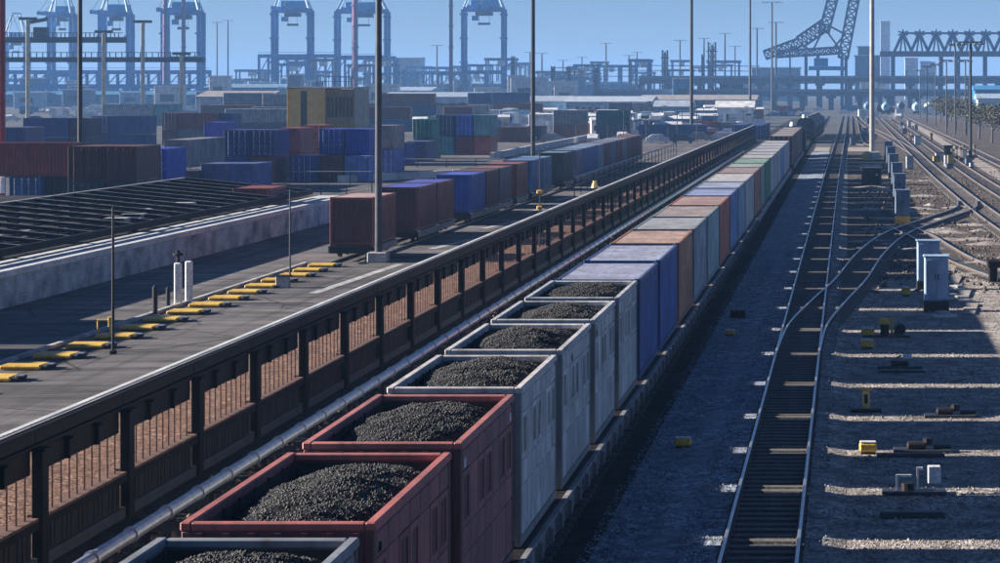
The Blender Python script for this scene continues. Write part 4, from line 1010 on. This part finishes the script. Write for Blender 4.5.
for k, (px, Y, h) in enumerate(((947,560,7.0),(956,520,7.2),(966,470,7.0),(979,430,6.6),(992,400,6.4),(1006,390,6.4),(940,610,6.5),(951,640,7.0))):
    tree(f'dry olive tree beyond the pale path, {ORD[k]} of the row', gx(px,Y), Y, h, k)

# ------------------------------------------------------------------ port: cranes, conveyors, bridge, sheds
BLUE = (.0,.17,.5); LB = (.01,.24,.55)
def crane(label, px, Y, wpx, topy, depth=8, col=BLUE, trolley=.5, lower=None, boom=True, legw=1.9):
    s = Y/F; t = thing('gantry_crane', label, 'crane', (gx(px,Y),Y,0), 0, 'blue gantry cranes on the quay'); hw = wpx*s/2; top = gz(topy,Y); mid = gz(lower or 60,Y)
    P = M['cleanpaint']
    for sx in (-1, 1):
        for y in (0, depth): 
            lg = MB().bar((sx*hw,y,1.5),(sx*hw,y,top),legw,legw).obj('leg', P, t, color=col)
            MB().bbox(sx*hw-2.2,sx*hw+2.2,y-1,y+1,0,1.8,.2).obj('wheel_truck', M['dark_steel'], lg)
            for z in range(9, int(top), 13): MB().box(sx*hw-1.6,sx*hw+1.6,y-1.5,y-1.1,z,z+.9).obj('platform', P, lg, color=col)
        MB().bar((sx*hw,0,mid),(sx*hw,depth,mid),1.4,1.8).obj('sill_beam', P, t, color=col)
        MB().bar((sx*hw,0,mid),(sx*hw,depth,top-2),.5).obj('brace', P, t, color=col)
    for y in (0, depth):
        MB().bar((-hw,y,top),(hw,y,top),1.8,2.4).obj('top_beam', P, t, color=col); MB().bar((-hw,y,mid),(hw,y,mid),1.4,2.0).obj('portal_beam', P, t, color=col)
    for sx in (-.28, .28):
        MB().bar((sx*hw,-32 if boom else -2,top+.3),(sx*hw,depth+16,top+.3),1.0,2.0).obj('girder', P, t, color=col)
    a = MB()
    for sx in (-1, 1): a.bar((sx*hw,0,top),(sx*hw*.35,4,top+18),.9); a.bar((sx*hw,depth,top),(sx*hw*.35,4,top+18),.6)
    a.bar((-hw*.4,4,top+18),(hw*.4,4,top+18),.9); a.obj('apex_frame', M['cleanpaint'], t, color=(.30,.42,.55))
    st = MB()
    for sx in (-1, 1): st.bar((sx*hw*.35,4,top+18),(sx*hw*.28,-30,top+1),.25); st.bar((sx*hw*.35,4,top+18),(sx*hw*.28,depth+14,top+1),.25)
    st.obj('stays', M['mast_light'], t)
    tr = MB().bbox(-hw*.42,hw*.42,trolley*depth-3,trolley*depth+3,top-3.4,top-1.4,.2).obj('trolley', M['mast'], t)
    MB().bbox(-hw*.62,-hw*.3,trolley*depth-2,trolley*depth+2,top-6,top-3.4,.2).obj('cab', P, tr, color=LB); MB().bbox(-hw*.3,hw*.3,trolley*depth-1.2,trolley*depth+1.2,top-8.4,top-7.2,.1).obj('spreader', M['dark_steel'], tr)
    for x in (-.25,.25): MB().bar((x*hw,trolley*depth,top-7.2),(x*hw,trolley*depth,top-3.4),.15).obj('rope', M['dark_steel'], tr)
    MB().bbox(-hw*.7,hw*.7,depth-4,depth+5,top+1.4,top+5.4,.3).obj('machine_house', P, t, color=LB)
    return t
crane('blue gantry crane behind the conveyor, nearest the black mast', 60, 1350, 22, 15, lower=75)
crane('blue gantry crane behind the conveyor, second from the left', 114, 1250, 28, 14, lower=72)
crane('tall blue gantry crane flanked by two purple red masts', 181, 1180, 36, 12, lower=58)
crane('lone blue gantry crane left of the tan building', 291, 1300, 36, 10, lower=58)
crane('blue gantry crane behind the tall grey mast', 361, 1350, 50, 11, lower=57)
crane('blue gantry crane in the middle of the skyline', 483, 1300, 40, 9, lower=72)
crane('faint blue gantry crane far left behind the red pole', 14, 1600, 22, 40, lower=80)
for k, (px, w, top) in enumerate(((165,5.0,-30),(183.5,4.4,-30),(355,6.5,-40),(451,4.0,-40))):
    Y = 1150; t = thing('port_mast', 'hazy %s mast rising out of the picture' % ['left purple red','right purple red','thick purple red','slim purple'][k], 'mast', (gx(px,Y),Y,0), 0, 'purple red masts of the port')
    r = w*Y/F/2; MB().cyl((0,0,0),(0,0,gz(top,Y)),r,r*.85,n=14).obj('shaft', M['cleanpaint'], t, color=(.16,.05,.13))
    for z in range(8, 60, 10): MB().cyl((0,0,z),(0,0,z+.5),r*1.35,n=14).obj('collar', M['cleanpaint'], t, color=(.10,.05,.12))
# low portal frames and pipe racks of the quay
def rack(label, px0, px1, pyt, Y, n, col=BLUE, th=2.2):
    t = thing('pipe_rack', label, 'pipe rack', (0,Y,0), 0, 'blue pipe racks of the quay'); x0, x1 = gx(px0,Y), gx(px1,Y); z = gz(pyt,Y)
    MB().box(x0,x1,-1.5,1.5,z-th,z).obj('deck', M['cleanpaint'], t, color=col); MB().box(x0,x1,-1.2,1.2,z*.55-.5,z*.55).obj('lower_deck', M['cleanpaint'], t, color=col)
    for k in range(n+1):
        x = x0+(x1-x0)*k/n; MB().bar((x,-1,0),(x,-1,z),.9).bar((x,1,0),(x,1,z),.9).obj('column', M['cleanpaint'], t, color=col)
        if k < n: xn = x0+(x1-x0)*(k+1)/n; MB().bar((x,-1,z*.55),(xn,-1,z-th),.5).obj('brace', M['cleanpaint'], t, color=col)
    MB().bar((x0,-1.4,z+1.2),(x1,-1.4,z+1.2),.2).obj('handrail', M['cleanpaint'], t, color=col)
rack('blue pipe rack low behind the tan building', 259, 335, 54, 1420, 8); rack('blue pipe rack right of the thick purple mast', 335, 395, 56, 1440, 6)
rack('low blue rack left of the middle crane', 395, 470, 71, 1480, 8, LB); rack('long low blue rack between middle crane and masts', 500, 640, 84, 1400, 16, LB)
rack('low blue rack under the left cranes', 5, 210, 70, 1300, 20); rack('lowest blue rack behind the left conveyor', 0, 250, 84, 1150, 24, LB)
# elevated conveyor
Y = 700; t = thing('conveyor', 'dark two level overhead conveyor on cream columns at upper left', 'conveyor', (0,Y,0))
def cb(x0, x1, ya, yb, nm, mat): return MB().box(gx(x0,Y),gx(x1,Y),-2,2,gz(yb,Y),gz(ya,Y)).obj(nm, mat, t)
d1 = cb(-40,203,57,62,'gallery',M['dark_steel']); d2 = cb(-40,125,37,42.5,'gallery',M['dark_steel'])
for d, xe, ya, yb in ((d1,203,52,57),(d2,125,32.5,37)):
    n = 40
    for k in range(n): x = gx(-40+(xe+40)*k/n,Y); MB().box(x-.12,x+.12,-2.1,-1.9,gz(yb,Y),gz(ya,Y)).obj('railing_post', M['mast'], d)
    MB().box(gx(-40,Y),gx(xe,Y),-2.1,-1.95,gz(ya+.6,Y),gz(ya,Y)).obj('railing', M['mast'], d)
for px, ty in ((31,20),(106.5,33),(145.5,23),(184,55)):
    c = MB().bbox(gx(px,Y)-.45,gx(px,Y)+.45,-3.2,-2.05,0,gz(ty,Y),.1).obj('column', M['cleanpaint'], t, color=(.52,.43,.26))
    MB().box(gx(px,Y)-2.6,gx(px,Y)+2.6,-3,-2.2,gz(ty,Y),gz(ty,Y)+.8).obj('column_head', M['dark_steel'], c)
MB().bar((gx(30,Y),0,gz(22,Y)),(gx(47,Y),0,gz(19,Y)),1.0).obj('boom', M['dark_steel'], t); MB().bbox(gx(35,Y),gx(47,Y),-2,2,gz(37,Y),gz(27,Y),.2).obj('drive_house', M['dark_steel'], t)
# lattice helper
def lattice(mb, p, q, w, n, r=.6, c=1.05):
    p = Vector(p); q = Vector(q); d = (q-p).normalized(); a = d.cross(Vector((0,1,0))).normalized()*w/2; b = Vector((0,1,0))*w/2
    L = [(p+i*a+j*b, q+i*a+j*b) for i, j in ((1,1),(1,-1),(-1,-1),(-1,1))]
    for u, v in L: mb.bar(u, v, c)
    for k in range(n):
        for e in range(4):
            u0, v0 = L[e]; u1, v1 = L[(e+1)%4]
            mb.bar(u0.lerp(v0,k/n), u1.lerp(v1,(k+1)/n), r); mb.bar(u0.lerp(v0,k/n), u1.lerp(v1,k/n), r)
    return mb
Y = 1150; t = thing('boom_crane', 'blue lattice crane with two raised booms at top right', 'crane', (0,0,0)); s = Y/F
def A(px, py, dy=0): return Vector((gx(px,Y), Y+dy, gz(py,Y)))
DB = (.008,.07,.22)
lattice(MB(), A(824,32), A(836,-14), 4.5, 6).obj('boom', M['cleanpaint'], t, color=DB); lattice(MB(), A(843,58,8), A(857,-16,8), 4.5, 9).obj('boom', M['cleanpaint'], t, color=DB)
lattice(MB(), A(765,55), A(800,42), 4.0, 6).obj('jib', M['cleanpaint'], t, color=DB); lattice(MB(), A(800,42), A(826,24), 5.5, 6).obj('jib', M['cleanpaint'], t, color=DB)
lattice(MB(), A(776,54), A(842,50), 3.0, 12).obj('lower_girder', M['cleanpaint'], t, color=DB)
mb = MB()
for a, b in (((826,24),(845,34)),((826,24),(812,52)),((800,42),(812,52)),((845,34),(830,52)),((826,30),(842,52)),((790,46),(800,54))): mb.bar(A(*a), A(*b), .9)
mb.obj('bracing', M['cleanpaint'], t, color=DB)
for px in (806, 818, 842, 846): MB().bar(A(px,55), Vector((gx(px,Y),Y,0)), 1.5).obj('leg', M['cleanpaint'], t, color=DB)
MB().bbox(gx(808,Y),gx(845,Y),Y-3,Y+9,gz(70,Y),gz(66,Y),.2).obj('platform', M['cleanpaint'], t, color=LB); MB().bbox(gx(814,Y),gx(828,Y),Y-2.5,Y+5,gz(66,Y),gz(58,Y),.2).obj('machine_house', M['cleanpaint'], t, color=LB)
# truss gantry at the right
Y = 1150; t = thing('truss_gantry', 'long blue truss gantry with zigzag webs at upper right', 'gantry', (0,0,0))
MB().box(gx(880,Y),gx(1040,Y),Y-2.5,Y+2.5,gz(56.5,Y),gz(51,Y)).obj('bottom_chord', M['cleanpaint'], t, color=(.03,.06,.14))
nodes = [903+k*16.6 for k in range(9)]
MB().bar(A(nodes[0],33), A(nodes[-1],33), 1.0).obj('top_chord', M['cleanpaint'], t, color=DB)
for k, x in enumerate(nodes):
    w = MB(); w.bar(A(x,33), A(x-9,52), 1.4).bar(A(x,33), A(x+9,52), 1.4).bar(A(x,33), A(x-3,52), .8).bar(A(x,33), A(x+3,52), .8).bar(A(x,31,4), A(x+9,52,4), 1.0).bar(A(x,31,4), A(x-9,52,4), 1.0)
    for dx, dy in ((-5,-2),(5,-2),(0,-4),(-5,2),(5,2)): w.bar(A(x,33), A(x+dx,33+dy), .7)
    w.obj('web', M['cleanpaint'], t, color=DB)
for px in (893, 941, 958, 985): MB().bar(A(px,54), Vector((gx(px,Y),Y,0)), 2.0).obj('leg', M['cleanpaint'], t, color=DB)
# buildings under the skyline
def building(label, px0, px1, pyt, Y, col, roofc=None, d=20, bays=8, z0=0, cat='building', name='port_building', group=None, mat=None):
    t = thing(name, label, cat, (gx(px0,Y),Y,z0), 0, group); w = gx(px1,Y)-gx(px0,Y); h = gz(pyt,Y)-z0; brn = random.Random(int(px0*3+Y))
    MB().box(0,w,0,d,0,h).obj('wall', mat or M['cleanpaint'], t, color=col)
    rh = 1.5 if w > 8 and pyt > 80 else .5
    MB().prism([(-.8,h),(d+.6,h),(d+.6,h+.3),(d*.5,h+.3+rh),(-.8,h+.3)], 'x', -.6, w+.6).obj('roof', M['cleanpaint'], t, color=roofc or col)
    for k in range(bays):
        if brn.random() < .3: continue
        x = w*(k+.5)/bays; ww = w/bays*brn.uniform(.3,.75)
        f_ = MB().box(x-ww/2,x+ww/2,-.12,0,h*.3,h*.72).obj('window', M['mast'], t); MB().box(x-ww/2+.1,x+ww/2-.1,-.16,-.121,h*.34,h*.68).obj('pane', M['glass'], f_)
    return t
WH = (.40,.46,.53); TN = (.40,.35,.32)
building('white roofed hall left of centre, below the middle cranes', 380, 500, 97.5, 800, (.40,.50,.62), WH, 40, 14)
building('blue grey hall with white roof right of the black mast', 480, 566, 102, 700, (.28,.45,.62), WH, 30, 8)
building('long pale hall in the centre background', 566, 650, 102.5, 690, (.42,.52,.64), (.5,.55,.62), 30, 12)
building('long dark hall with tan roof behind the fence end', 640, 755, 100.5, 760, (.10,.12,.17), TN, 30, 10)
building('small white roofed pavilion near the fence end', 717, 752, 108.5, 560, (.45,.58,.70), (.75,.75,.74), 10, 5)
building('white tent roofed shed left of the dark hall', 655, 690, 107.5, 600, (.35,.45,.58), WH, 14, 4)
building('low hall with tan roof behind the left container stacks', 198, 268, 97.5, 640, (.40,.46,.55), TN, 22, 5)
building('low blue hall behind the tan roofed one', 205, 300, 88, 980, (.10,.25,.42), (.2,.32,.45), 20, 9)
building('pale blue long hall under the blue cranes', 260, 430, 91, 1000, (.22,.36,.52), (.4,.5,.6), 30, 16)
building('long hazy blue hall far centre', 430, 640, 84, 1500, (.10,.22,.38), (.2,.35,.5), 40, 20)
building('dark blue square building beside the pale mast', 855, 880, 56, 1400, (.02,.10,.25), (.05,.12,.22), 20, 3)
building('small dark block on top right of the square building', 858, 871, 47, 1420, (.05,.08,.12), None, 12, 2)
building('tall white tower block behind the pale mast', 880.5, 890, 21, 1900, (.62,.62,.66), None, 12, 2)
building('white office block under the truss gantry', 905, 918, 58, 1700, (.52,.55,.60), None, 14, 3)
building('pale block right of the white office block', 921, 935, 62, 1700, (.42,.48,.55), None, 14, 3)
building('bright blue shed behind the trees at right', 975, 1040, 90, 900, (.03,.20,.45), (.05,.25,.5), 20, 6)
building('white walled store below the bright blue shed', 978, 1040, 99, 780, (.55,.60,.65), (.4,.5,.6), 14, 4)
building('grey hazy warehouse behind the far gap', 395, 420, 58, 1700, (.35,.38,.42), None, 20, 4)
building('red brown plant building left of the dark mast', 568, 583, 69, 1500, (.16,.08,.10), None, 14, 3)
building('grey plant building beside the red brown one', 551, 566, 74, 1500, (.14,.15,.2), None, 14, 3)
building('long low blue terminal at far left', 0, 200, 95, 1100, (.06,.20,.36), (.08,.22,.38), 24, 18)
building('hazy terminal left of the boom crane', 752, 800, 68, 1500, (.05,.16,.30), (.1,.2,.3), 24, 6)
# lattice plant towers
for k, (px, pt, w) in enumerate(((553,66,3),(569,66,2.4),(596,66,3.6),(665,50,5),(712,42,7),(703,54,2),(513,56,2.4))):
    Y = 1150; t = thing('plant_tower', f'hazy lattice plant tower, {ORD[k]} listed by height of haze' if False else 'hazy lattice plant tower, %s from the left' % ORD[sorted((553,569,596,665,712,703,513)).index(px)], 'tower', (gx(px,Y),Y,0), 0, 'lattice plant towers')
    hgt = gz(pt,Y); ww = w*Y/F; lattice(MB(), (0,0,0), (0,0,hgt), ww, 9, .3, .55).obj('frame', M['cleanpaint'], t, color=(.05,.07,.12))
    for z in (.35,.6,.85): MB().box(-ww*.8,ww*.8,-ww*.8,ww*.8,hgt*z,hgt*z+.4).obj('platform', M['dark_steel'], t)
    MB().cyl((0,0,0),(0,0,hgt*.95),ww*.28,n=10).obj('column', M['cleanpaint'], t, color=(.08,.10,.16))
# overhead pipes between towers
t = thing('pipe_bridge', 'thin hazy pipe bridge strung between the plant towers', 'pipe bridge', (0,1150,0)); Y = 1150
for py in (66, 71, 77): MB().bar((gx(553,Y),0,gz(py+2,Y)),(gx(606,Y),0,gz(py-1,Y)),.35).bar((gx(606,Y),0,gz(py-1,Y)),(gx(760,Y),0,gz(py,Y)),.35).obj('pipe', M['mast'], t)
# elevated road bridge across the right background
def bridge(label, px0, px1, pyt, pyb, Y, n, col):
    t = thing('road_bridge', label, 'bridge', (0,Y,0)); x0, x1 = gx(px0,Y), gx(px1,Y); zt, zb = gz(pyt,Y), gz(pyb,Y)
    MB().box(x0,x1,-6,6,zb,zt).obj('deck', M['cleanpaint'], t, color=(.15,.19,.25)); MB().box(x0,x1,-6.3,-6,zt,zt+1).obj('parapet', M['cleanpaint'], t, color=(.26,.30,.36))
    for k in range(n+1):
        x = x0+(x1-x0)*k/n; MB().bbox(x-1,x+1,-4,4,0,zb-.9,.1).bbox(x-2,x+2,-5.5,5.5,zb-.9,zb-.004,.1).obj('pier', M['cleanpaint'], t, color=(.14,.17,.22))
bridge('long grey elevated road crossing behind the tracks', 640, 1120, 78, 83.5, 1040, 16, None)
bridge('lower grey road bridge in front of the elevated road', 600, 1120, 91.5, 96, 960, 18, None)
# vehicles
def car_mesh(kind):
    mb = MB()
    if kind == 'car':
        mb.prism([(-2.1,.35),(2.1,.35),(2.15,.8),(1.3,.95),(.7,1.45),(-1.1,1.45),(-1.8,.95),(-2.1,.85)], 'y', -.85, .85)
    else:
        mb.prism([(-3,.5),(3,.5),(3,1.5),(2.6,2.4),(1.5,2.5),(-3,2.6)], 'y', -1.1, 1.1)
    for x in (-1.3, 1.3): 
        for y in (-.86,.66): mb.cyl((x,y,.33),(x,y+.2,.33),.33,n=10)
    return mb.mesh(kind)
CM = {k: car_mesh(k) for k in ('car','van')}
random.seed(77)
def cars(n, p0, p1, y0, y1, lab, grp, pale=.7):
    for k in range(n):
        Y = 1/random.uniform(1/y1,1/y0); px = random.uniform(p0,min(p1, VX-17*F/Y-8) if p1 < 800 else p1); kd = random.choice(('car','car','van')) if y0 > 400 else 'car'
        c = random.choice(((.7,.71,.72),(.62,.64,.68),(.75,.74,.72))) if random.random() < pale else random.choice(((.05,.06,.09),(.10,.20,.38),(.25,.06,.05),(.25,.26,.28)))
        o = place(CM[kd], 'parked_'+kd, M['cleanpaint'], None, (gx(px,Y),Y,0), random.choice((0,math.pi,.1,1.57)), color=c); tag(o, lab, 'car' if kd == 'car' else 'van', grp)
cars(70, 5, 200, 640, 1000, 'tiny hazy parked vehicle in the lot under the conveyor', 'vehicles parked under the conveyor')
cars(60, 360, 560, 520, 760, 'tiny hazy parked vehicle in the lot before white halls', 'vehicles parked before the white halls')
cars(70, 560, 780, 440, 680, 'tiny parked vehicle in the lot behind the fence end', 'vehicles parked behind the fence end', .55)
cars(26, 770, 960, 700, 930, 'tiny vehicle beneath the far bridges', 'vehicles beneath the far bridges', .6)
def truck(label, px, Y, c, rz=0, box=(.6,.6,.6)):
    t = thing('truck', label, 'truck', (gx(px,Y),Y,0), rz, 'trucks in the far yard')
    cb_ = MB().prism([(-1.2,.7),(1.2,.7),(1.2,2.6),(1.0,3.2),(-1.0,3.2),(-1.2,2.6)], 'y', 0, 2.2).obj('cab', M['cleanpaint'], t, color=c); MB().bbox(-1.05,1.05,-.04,0,1.9,2.8,.01).obj('windscreen', M['glass'], cb_)
    MB().bbox(-1.25,1.25,2.5,9.5,1.1,3.7,.05).obj('box_body', M['cleanpaint'], t, color=box); MB().box(-.6,.6,.1,9.3,.6,1.08).obj('chassis', M['dark_steel'], t)
    w = cached('truckwheel', lambda: MB().cyl((-.15,0,0),(.15,0,0),.5,n=14).mesh('wheel'))
    for sx in (-1.05,1.05):
        for y in (1.0,6.6,7.9): place(w, 'wheel', M['tyre'], t, (sx,y,.5))
truck('white truck facing us behind the fence, right of centre', 655, 470, (.75,.75,.75)); truck('white truck beside the dark mast', 668, 540, (.6,.65,.7))
truck('pale blue truck left of the white facing truck', 628, 520, (.3,.45,.6)); truck('grey truck before the blue grey hall', 600, 560, (.4,.42,.45)); truck('blue truck near the container row end', 575, 500, (.1,.25,.5), 1.57)
truck('dark red truck in the far central yard', 612, 600, (.3,.06,.05), 1.57, (.3,.1,.08)); truck('white truck crossing the far central yard', 540, 620, (.7,.7,.7), 1.57); truck('white truck on the lower road bridge', 884, 962, (.7,.7,.7), 1.57)
bpy.data.objects['truck.007'].location.z = gz(91.5,960)
random.seed(55)
for k in range(60):
    Y = random.uniform(430,760); px = random.uniform(400,775)
    if px > 848-17*F/Y-6: continue
    w, h_, c = random.uniform(3,9), random.uniform(2.4,3.2), random.choice(((.72,.72,.72),(.66,.70,.74),(.30,.45,.60),(.55,.50,.46),(.10,.20,.36),(.20,.08,.07)))
    t = thing('site_cabin', 'small pale or coloured cabin in the cluttered yard behind the fence', 'cabin', (gx(px,Y),Y,0), random.choice((0,0,1.57,.2)), 'cabins in the cluttered yard')
    MB().bbox(-w/2,w/2,-1.3,1.3,.2,h_,.06).obj('wall', M['cleanpaint'], t, color=c); MB().prism([(-1.5,h_),(1.5,h_),(0,h_+.5)], 'x', -w/2-.1, w/2+.1).obj('roof', M['white'], t)
    for j in range(int(w/2)): MB().box(-w/2+.5+j*2,-w/2+1.5+j*2,-1.34,-1.3,1.2,2.1).obj('window', M['glass'], t)
    MB().box(-w/2+.1,w/2-.1,-1.2,1.2,0,.198).obj('skid', M['dark_steel'], t)
cars(46, 480, 760, 395, 560, 'small vehicle parked in the near part of the cluttered yard', 'vehicles in the near cluttered yard', .6)
random.seed(66)
for k in range(46):
    Y = random.uniform(1180,1650); px = random.uniform(205,770); hh = random.uniform(12,24); w = random.uniform(7,18); c = random.choice((BLUE,LB,(.10,.25,.42),(.30,.40,.50),(.14,.10,.16)))
    t = thing('yard_gantry', 'small hazy blue yard gantry in the dense far port', 'gantry', (gx(px,Y),Y,0), 0, 'small yard gantries of the far port')
    for sx in (-1, 1): MB().bar((sx*w/2,0,0),(sx*w/2,0,hh),.8).bar((sx*w/2,8,0),(sx*w/2,8,hh),.8).obj('leg', M['cleanpaint'], t, color=c)
    MB().box(-w/2-1,w/2+1,-.6,.6,hh,hh+1.4).box(-w/2-1,w/2+1,7.4,8.6,hh,hh+1.4).obj('beam', M['cleanpaint'], t, color=c)
    MB().bbox(-1.4,1.4,-.5,8,hh-2.6,hh-.02,.1).obj('trolley', M['white'], t); MB().box(-w/2,w/2,-.4,.4,hh*.3,hh*.3+.8).obj('sill', M['cleanpaint'], t, color=c)
for k in range(60):
    Y = random.uniform(900,1500); px = random.uniform(5,780); hh = random.uniform(4,14); w = random.uniform(3,14); c = random.choice(((.55,.60,.66),(.30,.42,.55),(.10,.26,.45),(.62,.60,.58),(.16,.20,.28)))
    t = thing('port_block', 'small hazy block or tank in the dense far port', 'building', (gx(px,Y),Y,0), 0, 'small blocks of the far port')
    MB().bbox(-w/2,w/2,0,6,0,hh,.1).obj('wall', M['cleanpaint'], t, color=c); MB().box(-w/2-.3,w/2+.3,-.4,6.4,hh,hh+.5).obj('roof', M['white'], t)
    MB().box(-w*.3,w*.2,-.1,-.005,hh*.4,hh*.7).obj('window', M['glass'], t)
for k in range(16):
    Y = random.uniform(430,680); px = random.uniform(420,VX-17*F/Y-14)
    truck('truck parked in the cluttered yard behind the fence', px, Y, random.choice(((.72,.72,.72),(.65,.68,.72),(.2,.35,.55))), random.choice((0,0,1.57)), random.choice(((.7,.7,.7),(.5,.56,.62),(.15,.3,.5))))
# small posts and fences in the middle distance
random.seed(90)
for k in range(60):
    Y = random.uniform(380,680); px = random.uniform(560,770); hh = random.uniform(1.5,6)
    if px > 848-15.5*F/Y-4: continue
    tag(MB().cyl((0,0,0),(0,0,hh),.09,.06,n=6).box(-.5,.5,-.08,.08,hh-.12,hh).obj('yard_post', M['mast'], None, (gx(px,Y),Y,0)), 'thin dark post in the cluttered yard behind the fence', 'post', 'thin posts behind the fence')

# ------------------------------------------------------------------ labels that single out the many alike things
ONE = ['','first','second','third','fourth','fifth','sixth','seventh','eighth','ninth','tenth','eleventh','twelfth','thirteenth','fourteenth','fifteenth','sixteenth','seventeenth','eighteenth','nineteenth']
CAR = ['','one','two','three','four','five','six','seven','eight','nine']; TEN = ['','','twenty','thirty','forty','fifty','sixty','seventy','eighty','ninety']
TNO = ['','','twentieth','thirtieth','fortieth','fiftieth','sixtieth','seventieth','eightieth','ninetieth']
def nth(n): return ONE[n] if n < 20 else (TNO[n//10] if n % 10 == 0 else TEN[n//10]+'-'+ONE[n%10])
def hue(c):
    r_, g_, b_ = c[:3]; mx, mn = max(c[:3]), min(c[:3])
    if mx-mn < .25*mx: return 'white' if mx > .5 else ('grey' if mx > .12 else 'dark')
    return 'blue' if b_ == mx else ('red' if r_ == mx and g_ < .6*r_ else ('tan' if r_ == mx else 'green'))
same = {}
for o in list(bpy.data.objects):
    if o.parent is None and 'label' in o: same.setdefault((o['label'], o.get('group')), []).append(o)
for (lab, g), L_ in same.items():
    if len(L_) < 2 or len(L_) > 99: continue
    L_.sort(key=lambda o: o.location.x/max(1, o.location.y))
    for k, o in enumerate(L_):
        src = o if o.type == 'MESH' else next((c for c in o.children if c.name.split('.')[0] in ('body','wall','cab','beam','box_body')), None)
        a = lab.replace('pale or coloured ','')
        cw = hue(src.color) if src and o.get('category') not in ('post',) else ''
        o['label'] = (cw+' '+a).strip()+', '+nth(k+1)+' from the left'
# ------------------------------------------------------------------ haze
hz = MB().box(-4800,4800,-200,6800,-1.2,75).obj('haze', None)
hm = bpy.data.materials.new('haze_air'); hm.use_nodes = True; n = hm.node_tree.nodes; n.clear()
out = n.new('ShaderNodeOutputMaterial'); pv = n.new('ShaderNodeVolumePrincipled')
pv.inputs['Color'].default_value = (.27,.53,1.0,1); pv.inputs['Density'].default_value = .00021; pv.inputs['Anisotropy'].default_value = 0.0
hm.node_tree.links.new(pv.outputs[0], out.inputs['Volume']); hm.cycles.homogeneous_volume = True
hz.data.materials.append(hm); tag(hz, 'pale blue haze hanging over the whole port', 'haze', kind='stuff')
